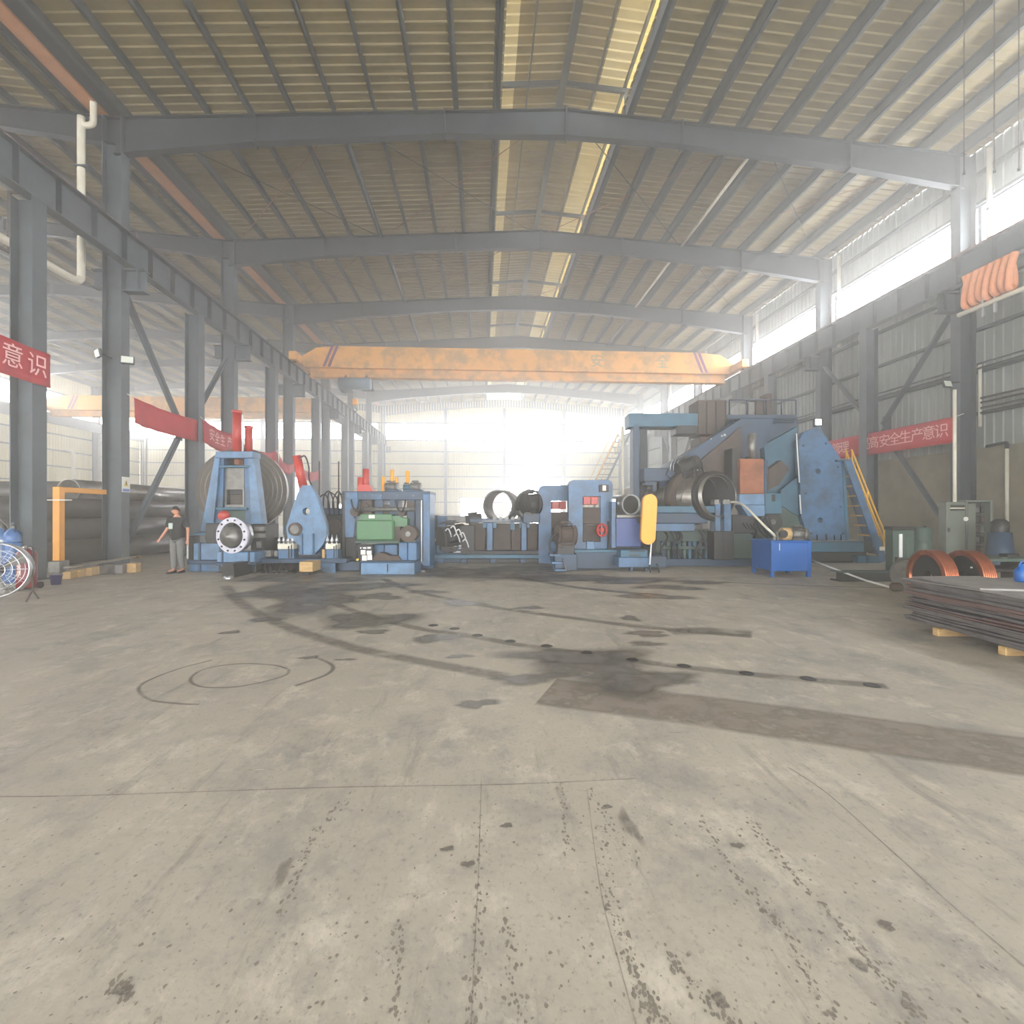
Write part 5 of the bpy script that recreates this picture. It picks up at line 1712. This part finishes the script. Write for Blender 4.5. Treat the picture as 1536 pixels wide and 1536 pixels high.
# ------------------------------------------------------------------ downpipe and rainwater run at the first left column
DP = tag(empty('rain_pipe', (XL - 0.05, 15.62, 0)), 'cream rain pipe with swan neck and long level run at the first left column', 'pipe')
xq = -0.52
MB().tube(smooth_line([(xq + 0.3, 0.05, 13.6), (xq + 0.3, 0.05, 13.05), (xq + 0.26, 0.02, 12.9), (xq + 0.1, 0, 12.86), (xq, 0, 12.98), (xq, 0, 13.05)], 5), 0.085, 12).build('swan_neck', PVC, DP)
MB().tube(smooth_line([(xq, 0, 13.1), (xq, 0, 12.0), (xq, 0, 10.0), (xq, 0, 8.6), (xq, -0.05, 8.36), (xq, -0.35, 8.25), (xq, -2.0, 8.25), (xq, -6.0, 8.25), (xq, -12.0, 8.25)], 5), 0.10, 12).build('pipe_run', PVC, DP)
for z in (11.6, 9.6):
    MB().box((xq - 0.13, -0.13, z), (xq + 0.3, 0.13, z + 0.04)).build('clip', STEEL, DP)
FR = tag(empty('hanger_frame', (XL - 0.7, 13.5, 0)), 'thin brown hanger frame carrying the level cream rain pipe', 'frame')
MB().box((-0.03, -0.03, 8.05), (0.03, 0.03, 9.6)).build('hanger', BROWN, FR)
MB().box((-0.03, -1.2, 8.05), (0.03, 0.03, 8.11)).build('foot_bar', BROWN, FR)
MB().box((-0.03, -0.03, 9.55), (1.15, 0.03, 9.61)).build('top_bar', BROWN, FR)
# pale pipe on the far wall of the neighbouring bay
q = [place(-20, 650, 44), place(60, 668, 45), place(106, 676, 46), place(110, 680, 46), place(110, 735, 46)]
o = MB().tube(q, 0.14, 10).build('wall_pipe', PVC); tag(o, 'pale bent pipe near the far wall of the neighbouring bay', 'pipe')
o = MB().cyl(place(103, 637, 47), place(104, 674, 47), 0.12, 10).build('wall_pipe', PVC); tag(o, 'short upright pale pipe above the bent pipe of the neighbouring bay', 'pipe')
MB().box((q[0].x - 0.1, q[0].y - 0.1, 0), (q[0].x + 0.1, q[0].y + 0.1, q[0].z)).build('stand', STEEL, o)

# ------------------------------------------------------------------ banners
def banner(name, p, q, h, sag, label, text, tsize, m=BANNER, tfrac=(0.0, 1.0)):
    """cloth strip from p to q (top edge), height h, gently rippled"""
    p, q = Vector(p), Vector(q)
    d = q - p
    L_ = d.length
    u = d.normalized()
    nrm = u.cross(Vector((0, 0, 1))).normalized()
    n, k = 40, 5
    v, f = [], []
    r_ = random.Random(len(label))
    ph = r_.uniform(0, 6)
    def at(t, s):
        wob = 0.03 * math.sin(t * 9 + ph + s * 1.5) + 0.015 * math.sin(t * 31 + ph)
        return p + d * t - Vector((0, 0, sag * 4 * t * (1 - t) + s * h)) + nrm * wob
    for i in range(n + 1):
        for j in range(k + 1):
            v.append(at(i / n, j / k))
    for i in range(n):
        for j in range(k):
            a = i * (k + 1) + j
            f.append((a, a + 1, a + k + 2, a + k + 1))
    b = MB().add(v, f, True)
    o = b.build(name, m)
    md = o.modifiers.new('cloth', 'SOLIDIFY'); md.thickness = 0.006; md.offset = 0
    tag(o, label, 'banner')
    for (pt, sx) in ((p, 0), (q, 1)):
        MB().tube([pt + u * (0.02 if sx == 0 else -0.02), pt + u * (-0.25 if sx == 0 else 0.25) + Vector((0, 0, 0.05))], 0.012, 6).build('cord', WHITE, o)
    if text:
        m_t = mat('banner_lettering', (232, 184, 180), rough=0.8)
        cnt = len(text)
        for i, ch in enumerate(text):
            if ch == ' ':
                continue
            t = tfrac[0] + (tfrac[1] - tfrac[0]) * (i + 0.5) / cnt
            c = at(t, 0.5)
            # letters face the hall: x axis of the glyph runs along u as seen by a reader in front
            g = glyphs(ch, m_t, o, (0, 0, 0), (0, 0, 0), tsize)
            xax = u
            zax = nrm
            yax = zax.cross(xax)
            g.matrix_local = Matrix(((xax.x, yax.x, zax.x, c.x + nrm.x * 0.045), (xax.y, yax.y, zax.y, c.y + nrm.y * 0.045), (xax.z, yax.z, zax.z, c.z), (0, 0, 0, 1)))
    return o


# on the right the reader looks towards +X: text runs from far (left in view) to near (right in view)
banner('safety_banner', (15.25, 22.6, 4.72), (15.80, 16.15, 4.78), 0.86, 0.0, 'long red safety banner with white characters tied across the right columns', '\u52a0\u5f3a\u7ba1\u7406 \u63d0\u9ad8\u5b89\u5168\u751f\u4ea7\u610f\u8bc6', 0.52, tfrac=(0.03, 0.97))
banner('red_banner', (XL + 0.72, 6.0, 5.50), (XL + 0.72, 12.95, 5.38), 0.80, 0.0, 'red banner tied to the nearest left post above the red drum', '\u610f\u8bc6', 0.56, tfrac=(0.80, 0.995))
banner('red_banner', (XL + 0.35, 16.45, 5.12), (XL + 0.62, 19.6, 4.98), 0.78, 0.05, 'faded red banner between the first left column and the braced post', '', 0.5)
banner('red_banner', (XL + 0.70, 19.75, 5.05), (XL + 0.35, 23.1, 5.0), 0.85, 0.12, 'red banner with white characters left of the A-frame cylinders', '\u5b89\u5168\u751f\u4ea7', 0.5, tfrac=(0.1, 0.8))
banner('red_banner', (XL + 0.35, 23.4, 4.75), (XL + 0.70, 26.6, 4.7), 0.6, 0.25, 'sagging red banner behind the huge grey coil', '', 0.5)
banner('red_banner', (XL + 0.70, 26.8, 4.6), (XL + 0.35, 30.1, 4.5), 0.55, 0.35, 'drooping red banner farther along the left columns behind the blue diamond plate', '', 0.5)
banner('red_banner', (XL + 0.35, 30.3, 4.5), (XL + 0.70, 33.6, 4.3), 0.55, 0.35, 'farthest drooping red banner, near the red rams of the leveller', '', 0.5)

# ------------------------------------------------------------------ black coated pipes in the neighbouring bay
pr = 0.36
rows = [[(XL - 1.05 - 0.725 * k, 0.06 + pr) for k in range(4)]]
for lvl in (1, 2, 3):
    prev = rows[-1]
    rows.append([((prev[k][0] + prev[k + 1][0]) / 2, prev[k][1] + 0.625) for k in range(len(prev) - 1)])
names = ['bottom layer', 'second layer', 'third layer', 'top layer']
cols = ['nearest the columns', 'second from the columns', 'third from the columns', 'farthest from the columns']
for lv, row in enumerate(rows):
    for k, (x, z) in enumerate(row):
        y0, y1 = 13.7 + rng.uniform(-0.3, 0.4), 25.0 + rng.uniform(-0.6, 0.6)
        if lv == 3: y0 = 17.2
        t = tag(empty('steel_pipe', (x, y0, z)), 'black coated pipe behind the left columns, %s, %s' % (names[lv], cols[k]) if lv < 3 else 'single pipe on the very top of the pile behind the left columns', 'pipe', 'black pipes piled behind the left columns')
        MB().ring((0, 0, 0), (0, 1, 0), pr - 0.02, pr, y1 - y0, 36).build('pipe_wall', PIPE if lv < 3 else SHINY, t)
for y in (14.6, 18.5, 23.0):
    o = MB().box((XL - 3.7, y - 0.06, 0), (XL - 0.75, y + 0.06, 0.06)).build('timber_bearer', WOOD)
    tag(o, 'timber bearer under the black pipe pile, %s from the camera' % ('first', 'second', 'third')[(14.6, 18.5, 23.0).index(y)], 'timber', 'bearers under the pipe pile')
# second pile lying across, at the left edge of the frame
rows = [[(-0.37 - 0.745 * k, 0.06 + 0.37) for k in range(4)]]
for lvl in (1, 2, 3):
    prev = rows[-1]
    rows.append([((prev[k][0] + prev[k + 1][0]) / 2, prev[k][1] + 0.642) for k in range(len(prev) - 1)])
for lv, row in enumerate(rows):
    for k, (dy, z) in enumerate(row):
        L_ = rng.uniform(5.5, 6.0)
        xe = place(30, 768, 16.3).x + rng.uniform(-0.35, 0.15) - (0.2 if lv == 2 else 0.0)
        yb = 18.3 - dy * 1.0
        t = tag(empty('steel_pipe', (xe, yb, z)), 'black pipe lying crosswise at the left edge, %s, %s' % (names[lv], ('nearest row', 'second row', 'third row', 'rear row')[k]), 'pipe', 'black pipes lying crosswise')
        MB().ring((0, 0, 0), (-1, 0, 0), 0.35, 0.37, L_, 32).build('pipe_wall', PIPE, t)
for x in (-16.2, -19.2):
    o = MB().box((x - 0.06, 18.2, 0), (x + 0.06, 21.7, 0.06)).build('timber_bearer', WOOD)
    tag(o, 'timber bearer under the crosswise pipes, %s' % ('end nearest the columns' if x > -17 else 'far end'), 'timber', 'bearers under the crosswise pipes')

# ------------------------------------------------------------------ yellow frame, timbers, drum, fan and the rest at the left
YF = tag(empty('yellow_frame', (XL - 0.08, 14.2, 0)), 'yellow steel frame beside the first left column, standing on a grey block', 'frame')
MB().box((-0.09, -0.09, 0.32), (0.09, 0.09, 2.26), 0.01).build('post', YELLOW, YF)
MB().box((-0.085, 0.09, 2.12), (0.085, 1.62, 2.26), 0.01).build('top_bar', YELLOW, YF)
MB().box((-0.16, -0.16, 0.0), (0.16, 0.16, 0.32), 0.02).build('foot_block', IRON, YF)
MB().box((-0.3, -0.15, 1.90), (0.3, 0.05, 1.93)).build('shelf_plate', WHITE, YF)


def timber(px, py, L_, w, h, rz, lab, m=WOOD, z=0.0):
    p = floor_at(px, py)
    o = MB().box((0, 0, 0), (w, L_, h), 0.01).build('timber_block', m)
    o.location = (p.x - w, p.y, z); o.rotation_euler = (0, 0, rz)
    return tag(o, lab, 'timber', 'timbers at the foot of the left column')


timber(104, 869, 0.42, 0.16, 0.17, 0.3, 'splintered timber block nearest the indigo bucket')
timber(119, 866, 0.45, 0.16, 0.18, 0.12, 'timber block with a dark knot, second from the indigo bucket')
timber(136, 864, 0.62, 0.16, 0.2, 0.08, 'long orange-toned timber block under the grey board')
timber(160, 861.5, 0.55, 0.2, 0.22, 0.1, 'grey weathered block at the foot of the first left column', IRON)
timber(183, 860.5, 0.35, 0.18, 0.22, 0.1, 'grey block with a white splash beside the first left column', PLATEG)
timber(203, 859, 0.25, 0.22, 0.24, 0.1, 'pale timber block at the end of the row near the worker')
timber(108, 868, 3.0, 0.2, 0.04, 0.15, 'long grey board lying over the row of timber blocks', mat('weathered_board', (142, 134, 118), (110, 104, 92), rough=0.9, scale=5), 0.245)
BK = Rig('plastic_bucket', 'indigo plastic bucket at the foot of the nearest left post', 'bucket', 84, 11.3)
MB().lathe((0, 0, 0), [(0.0, 0.0), (0.085, 0.0), (0.11, 0.2), (0.118, 0.2), (0.115, 0.21), (0.10, 0.2), (0.08, 0.02), (0.0, 0.02)], 20).build('bucket_body', INDIGO, BK.o)
MB().tube([(0.112 * math.cos(t * 0.26), 0.0, 0.2 + 0.06 * math.sin(t * 0.26)) for t in range(13)], 0.006, 6).build('handle', IRON, BK.o)

FE = Rig('fire_extinguisher', 'large dark red wheeled fire extinguisher drum left of the nearest post', 'extinguisher', 40, 10.65)
MB().lathe((0, 0, 0.03), [(0.0, 0.0), (0.155, 0.0), (0.168, 0.03), (0.168, 0.16), (0.172, 0.18), (0.168, 0.2), (0.168, 0.66), (0.172, 0.68), (0.165, 0.71), (0.12, 0.77), (0.05, 0.80), (0.0, 0.80)], 24).build('cylinder', CANRED, FE.o)
MB().lathe((0, 0, 0.82), [(0.0, 0.0), (0.04, 0.0), (0.04, 0.06), (0.02, 0.09), (0.0, 0.09)], 12).build('valve_head', IRON, FE.o)
MB().tube(smooth_line([(0.0, 0, 0.88), (0.12, -0.02, 0.88), (0.18, -0.05, 0.78), (0.185, -0.05, 0.5)], 5), 0.016, 8).build('hose', BLACK, FE.o)
MB().tube([(-0.13, -0.02, 0.81), (-0.14, 0.0, 0.86), (0.1, 0.0, 0.86), (0.13, -0.02, 0.82)], 0.014, 8).build('handle', CHROME, FE.o)
for x in (-0.17, 0.17):
    MB().cyl((x - 0.02, 0.12, 0.07), (x + 0.02, 0.12, 0.07), 0.07, 14).build('wheel', BLACK, FE.o)
for i, ch in enumerate('\u706d\u706b\u5668'):
    glyphs(ch, mat('pale_lettering', (220, 200, 190), rough=0.7), FE.o, (0.0, -0.176, 0.60 - i * 0.13), (math.pi / 2, 0, 0), 0.11, 'lettering', 0.004)

GB = []
for i, (px, d) in enumerate(((19, 11.6), (3, 11.9))):
    g = Rig('gas_cylinder', ('blue gas bottle standing left of the red extinguisher', 'second blue gas bottle, cut by the left frame edge')[i], 'gas bottle', px, d, 'blue gas bottles')
    MB().lathe((0, 0, 0), [(0.0, 0.0), (0.15, 0.0), (0.155, 0.03), (0.155, 1.02), (0.14, 1.12), (0.08, 1.2), (0.045, 1.23), (0.0, 1.23)], 22).build('bottle', CYLBLUE, g.o)
    MB().lathe((0, 0, 1.22), [(0.04, 0.0), (0.045, 0.05), (0.025, 0.06), (0.025, 0.12), (0.0, 0.12)], 12).build('valve', IRON, g.o)
    MB().ring((0, 0, 0.9), (0, 0, 1), 0.15, 0.159, 0.06, 22).build('band', PAPER if i else CYLBLUE, g.o)
    MB().tube(smooth_line([(0.02, -0.02, 1.3), (0.1, -0.05, 1.28), (0.14, -0.08, 1.15)], 4), 0.012, 6).build('gas_hose', BLACK, g.o)

FAN = Rig('floor_fan', 'large round chrome floor fan on tube legs at the left frame edge', 'fan', -4, 9.0)
c = Vector((0, 0, 0.58))
ax = Vector((0.45, -0.9, 0.05)).normalized()
u = ax.cross(Vector((0, 0, 1))).normalized(); w = u.cross(ax)
MB().ring(c - ax * 0.12, ax, 0.455, 0.475, 0.24, 40).build('shroud', CHROME, FAN.o)
for s in (-0.12, 0.12):
    for rr in (0.14, 0.24, 0.34, 0.465):
        MB().tube([c + ax * s + (u * math.cos(t * 0.2244) + w * math.sin(t * 0.2244)) * rr for t in range(28)], 0.005 if rr < 0.4 else 0.012, 6, True).build('guard_ring', CHROME, FAN.o)
    for k in range(12):
        t = k * math.pi / 6
        e = u * math.cos(t) + w * math.sin(t)
        MB().cyl(c + ax * s + e * 0.06, c + ax * s + e * 0.465, 0.004, 6).build('guard_wire', CHROME, FAN.o)
MB().cyl(c - ax * 0.16, c + ax * 0.08, 0.075, 18).build('motor_hub', DARK, FAN.o)
for k in range(3):
    t = k * 2.094 + 0.4
    e = u * math.cos(t) + w * math.sin(t); f_ = ax.cross(e)
    MB().prism([c + e * 0.06 - f_ * 0.03 + ax * 0.02, c + e * 0.40 - f_ * 0.16 + ax * 0.05, c + e * 0.42 + f_ * 0.06 - ax * 0.03, c + e * 0.07 + f_ * 0.03 - ax * 0.02], ax * 0.006).build('blade', IRON, FAN.o)
for s in (-1, 1):
    b0 = c + u * s * 0.47
    MB().tube([b0, Vector((b0.x, b0.y, 0.2)), Vector((b0.x, b0.y, 0.02)) + ax * 0.28], 0.016, 8).build('leg', BROWN if s < 0 else IRON, FAN.o)
    MB().tube([Vector((b0.x, b0.y, 0.2)), Vector((b0.x, b0.y, 0.02)) - ax * 0.28], 0.016, 8).build('leg', IRON, FAN.o)
MB().cyl(c + u * 0.47 - Vector((0, 0, 0.38)), c - u * 0.47 - Vector((0, 0, 0.38)), 0.014, 8).build('cross_tube', IRON, FAN.o)

# warning card on the first left column
WC = Rig('warning_card', 'small white warning card with yellow triangle on the first left column', 'sign', 184, 15.0, z0=1.9)
p = place(184, 726, 15.05)
WC.o.location = (XL + 0.285, 16.2, 0); WC.o.rotation_euler = (0, 0, math.pi / 2)
MB().box((-0.17, -0.012, 2.2), (0.17, 0.0, 2.66)).build('card', PAPER, WC.o)
MB().prism([(-0.1, -0.016, 2.38), (0.1, -0.016, 2.38), (0.0, -0.016, 2.58)], (0, 0.004, 0)).build('triangle', SIGNY, WC.o)
MB().box((-0.15, -0.016, 2.22), (0.15, -0.012, 2.30)).build('blue_strip', SIGNB, WC.o)
MB().prism([(-0.015, -0.020, 2.42), (0.015, -0.020, 2.42), (0.02, -0.020, 2.52), (-0.02, -0.020, 2.52)], (0, 0.004, 0)).build('mark', BLACK, WC.o)

# inclined pale ladder far behind the mill stands
LD = tag(empty('inclined_ladder', place(905, 768, 40.0) * 1.0), 'pale inclined ladder against the end wall behind the mill stands', 'ladder')
base = LD.location.copy(); LD.location = (base.x, base.y, 0)
a0, a1 = Vector((-2.6, 0, 0.0)), Vector((1.3, 0.4, 7.8))
for s in (0, 0.9):
    MB().beam(a0 + Vector((s, 0, 0)), a1 + Vector((s, 0, 0)), 0.08, 0.16).build('stringer', RAILY if s == 0 else STEEL, LD)
    MB().cyl(a0 + Vector((s, 0, 1.0)), a1 + Vector((s, 0, 1.0)), 0.03, 6).build('hand_rail', RAILY, LD)
for i in range(18):
    t = (i + 0.5) / 18
    q = a0.lerp(a1, t)
    MB().box((q.x, q.y - 0.05, q.z - 0.02), (q.x + 0.9, q.y + 0.2, q.z + 0.02)).build('tread', STEEL, LD)

# ------------------------------------------------------------------ the worker beside the decoiler
def person():
    W_ = Rig('person', 'person in black tee and grey trousers walking beside the blue stand', 'person', 265, 13.45)
    o = W_.o
    s = 1.0

    def skinned(name, verts, edges, radii, m, parent=o, sub=2, root=0):
        me = bpy.data.meshes.new(name)
        me.from_pydata(verts, edges, [])
        ob = bpy.data.objects.new(name, me)
        COL.objects.link(ob)
        ob.parent = parent
        md = ob.modifiers.new('skin', 'SKIN')
        md.use_smooth_shade = True
        for i, r in enumerate(radii):
            sv = me.skin_vertices[0].data[i]
            sv.radius = (r if isinstance(r, tuple) else (r, r))
            sv.use_root = (i == root)
        sd = ob.modifiers.new('sub', 'SUBSURF'); sd.levels = sub; sd.render_levels = sub
        dg = bpy.context.evaluated_depsgraph_get()
        m2 = bpy.data.meshes.new_from_object(ob.evaluated_get(dg))
        ob.modifiers.clear(); ob.data = m2
        m2.materials.clear(); m2.materials.append(m)
        for p in m2.polygons: p.use_smooth = True
        return ob

    # pose (x right in view, y away, z up): weight on the leg at the right, other leg stepping forward, head turned left
    hips = (0.02, 0, 0.93)
    # one continuous skin body: pelvis, legs, torso, neck, head base, arms, hands
    V = [hips, (0.02, 0, 1.15), (0.02, -0.01, 1.36), (0.015, -0.01, 1.47), (0.0, -0.03, 1.55),
         (0.10, 0, 0.88), (0.11, -0.03, 0.50), (0.12, 0.05, 0.09), (0.10, -0.10, 0.05),
         (-0.07, 0, 0.88), (-0.03, -0.08, 0.49), (-0.04, -0.06, 0.09), (-0.10, -0.19, 0.05),
         (0.20, 0, 1.41), (0.27, 0.05, 1.14), (0.33, -0.06, 0.94), (0.35, -0.10, 0.86),
         (-0.17, 0, 1.41), (-0.23, -0.02, 1.15), (-0.27, -0.16, 0.98), (-0.285, -0.22, 0.92)]
    E = [(0, 1), (1, 2), (2, 3), (3, 4), (0, 5), (5, 6), (6, 7), (7, 8), (0, 9), (9, 10), (10, 11), (11, 12), (2, 13), (13, 14), (14, 15), (15, 16), (2, 17), (17, 18), (18, 19), (19, 20)]
    Rr = [(0.13, 0.095), (0.12, 0.09), (0.125, 0.09), (0.06, 0.06), (0.062, 0.065), 0.092, 0.06, 0.042, 0.036, 0.092, 0.06, 0.042, 0.036, 0.062, 0.044, 0.033, 0.03, 0.062, 0.044, 0.033, 0.03]
    body = skinned('body', V, E, Rr, SKIN)
    # head with face, turned to the left of the view
    hd = empty('head', (0.0, -0.03, 1.635)); hd.parent = o; hd.rotation_euler = (0.12, 0, -0.75)
    b = MB()
    prof = []
    nv, nh = 14, 20
    v, f = [], []
    for i in range(nv + 1):
        ph_ = math.pi * i / nv
        for j in range(nh):
            th = 2 * math.pi * j / nh
            x, y, z = math.sin(ph_) * math.cos(th), math.sin(ph_) * math.sin(th), math.cos(ph_)
            jaw = 1.0 - 0.28 * max(0, -z) ** 1.2
            X, Y, Z = x * 0.076 * jaw, y * 0.097 * (jaw if y < 0 else 1 - 0.35 * max(0, -z)), z * 0.118
            if y < -0.5:
                Y -= 0.022 * math.exp(-((x / 0.22) ** 2) - ((z + 0.12) / 0.22) ** 2)          # nose
                Y += 0.010 * math.exp(-(((abs(x) - 0.42) / 0.2) ** 2) - ((z - 0.08) / 0.14) ** 2)  # eye sockets
                Y -= 0.006 * math.exp(-((x / 0.4) ** 2) - ((z + 0.48) / 0.1) ** 2)              # lips
                Y -= 0.008 * math.exp(-((x / 0.3) ** 2) - ((z + 0.86) / 0.16) ** 2)             # chin
            v.append((X, Y, Z))
    for i in range(nv):
        for j in range(nh):
            j2 = (j + 1) % nh
            f.append((i * nh + j, (i + 1) * nh + j, (i + 1) * nh + j2, i * nh + j2))
    b.add(v, f, True).build('face', SKIN, hd)
    for sx in (-1, 1):
        MB().lathe((sx * 0.076, 0.008, 0.0), [(0.0, -0.006), (0.02, -0.004), (0.028, 0.004), (0.02, 0.012), (0.0, 0.008)], 10, (sx, 0.3, 0)).build('ear', SKIN, hd)
        MB().lathe((sx * 0.031, -0.083, 0.010), [(0.0, 0.008), (0.006, 0.005), (0.009, 0.0)], 8, (0, -1, 0)).build('eye', BLACK, hd)
        MB().beam((sx * 0.016, -0.092, 0.030), (sx * 0.046, -0.084, 0.031), 0.008, 0.006).build('brow', HAIR, hd)
    MB().beam((-0.02, -0.091, -0.057), (0.02, -0.091, -0.057), 0.008, 0.005).build('mouth', mat('lips', (150, 90, 80)), hd)
    hv, hf = [], []
    for i in range(8):
        ph_ = math.pi * 0.5 * i / 7
        for j in range(20):
            th = 2 * math.pi * j / 20
            x, y, z = math.sin(ph_) * math.cos(th), math.sin(ph_) * math.sin(th), math.cos(ph_)
            low = 0.0 if y < -0.3 else -0.35 * max(0, y) * math.sin(ph_)
            hv.append((x * 0.081, y * 0.101 + 0.004, max(z, 0.28 if y < -0.3 else -1) * 0.124 + low * 0.1))
    for i in range(7):
        for j in range(20):
            hf.append((i * 20 + j, (i + 1) * 20 + j, (i + 1) * 20 + (j + 1) % 20, i * 20 + (j + 1) % 20))
    MB().add(hv, hf, True).build('hair', HAIR, hd)
    # clothes over the body
    skinned('tee_shirt', [(0.02, 0, 0.83), (0.02, 0, 1.0), (0.02, 0, 1.16), (0.02, -0.01, 1.35), (0.018, -0.01, 1.445), (0.205, 0, 1.40), (0.265, 0.04, 1.18), (-0.175, 0, 1.40), (-0.225, -0.015, 1.18)],
            [(0, 1), (1, 2), (2, 3), (3, 4), (3, 5), (5, 6), (3, 7), (7, 8)], [(0.205, 0.165), (0.2, 0.165), (0.2, 0.16), (0.2, 0.15), (0.1, 0.09), 0.09, 0.078, 0.09, 0.078], SHIRT)
    sh = MB().box((-0.115, -0.155, 1.16), (-0.01, -0.12, 1.31), 0.004).build('shirt_print', mat('pale_print', (176, 192, 184), rough=0.8), o)
    skinned('trousers', [(0.02, 0, 0.99), (0.10, 0, 0.86), (0.112, -0.03, 0.50), (0.12, 0.045, 0.10), (-0.07, 0, 0.86), (-0.03, -0.08, 0.49), (-0.04, -0.06, 0.10)],
            [(0, 1), (1, 2), (2, 3), (0, 4), (4, 5), (5, 6)], [(0.16, 0.125), 0.108, 0.082, 0.068, 0.108, 0.082, 0.068], TROUSER)
    for (x, y, rz) in ((0.115, 0.04, 0.1), (-0.05, -0.07, -0.35)):
        sv, sf = [], []
        m_ = MB()
        sh_ = [(-0.13, 0.045, 0.075), (-0.02, 0.045, 0.09), (0.08, 0.05, 0.06), (0.17, 0.035, 0.04)]
        ring_ = []
        for (yy, hw, hh) in [(-0.085, 0.032, 0.06)] + [(a_, b__, c__) for (a_, b__, c__) in sh_]:
            ring_.append([(-hw, -yy, 0.0), (hw, -yy, 0.0), (hw * 0.95, -yy, hh * 0.6), (hw * 0.5, -yy, hh), (-hw * 0.5, -yy, hh), (-hw * 0.95, -yy, hh * 0.6)])
        ring_ = [ring_[0]] + ring_[2:]
        for rg in ring_: sv += rg
        for i in range(len(ring_) - 1):
            for j in range(6):
                sf.append((i * 6 + j, i * 6 + (j + 1) % 6, (i + 1) * 6 + (j + 1) % 6, (i + 1) * 6 + j))
        sf += [tuple(reversed(range(6))), tuple((len(ring_) - 1) * 6 + j for j in range(6))]
        so = m_.add(sv, sf, True).build('shoe', SHOE, o)
        so.location = (x, y, 0.002); so.rotation_euler = (0, 0, rz)
    # hands: palm with four fingers and a thumb, loosely curled
    for (p0, dirv, side) in ((Vector((0.352, -0.10, 0.875)), Vector((0.10, -0.25, -0.95)), 1), (Vector((-0.285, -0.215, 0.925)), Vector((-0.12, -0.45, -0.85)), -1)):
        d = dirv.normalized()
        a_ = d.cross(Vector((0, 0, 1) if abs(d.z) < 0.9 else (0, 1, 0))).normalized()
        n_ = d.cross(a_).normalized()
        HV = [p0, p0 + d * 0.05, p0 + d * 0.085]
        HE = [(0, 1), (1, 2)]
        HR = [(0.024, 0.018), (0.036, 0.017), (0.034, 0.015)]
        hand = skinned('hand', HV, HE, HR, SKIN)
        for q_, (off, ln) in enumerate(((-0.027, 0.062), (-0.009, 0.074), (0.009, 0.070), (0.026, 0.055))):
            r0 = p0 + d * 0.082 + a_ * off
            F1 = r0 + d * ln * 0.5 - n_ * 0.008
            F2 = r0 + d * ln * 0.85 - n_ * 0.026
            skinned('finger', [r0 - d * 0.015, F1, F2], [(0, 1), (1, 2)], [0.0095, 0.0085, 0.007], SKIN, hand)
        r0 = p0 + d * 0.03 - a_ * side * 0.028
        skinned('thumb', [r0, r0 + d * 0.03 - a_ * side * 0.022 - n_ * 0.01, r0 + d * 0.058 - a_ * side * 0.028 - n_ * 0.022], [(0, 1), (1, 2)], [0.012, 0.010, 0.008], SKIN, hand)
    return o


person()
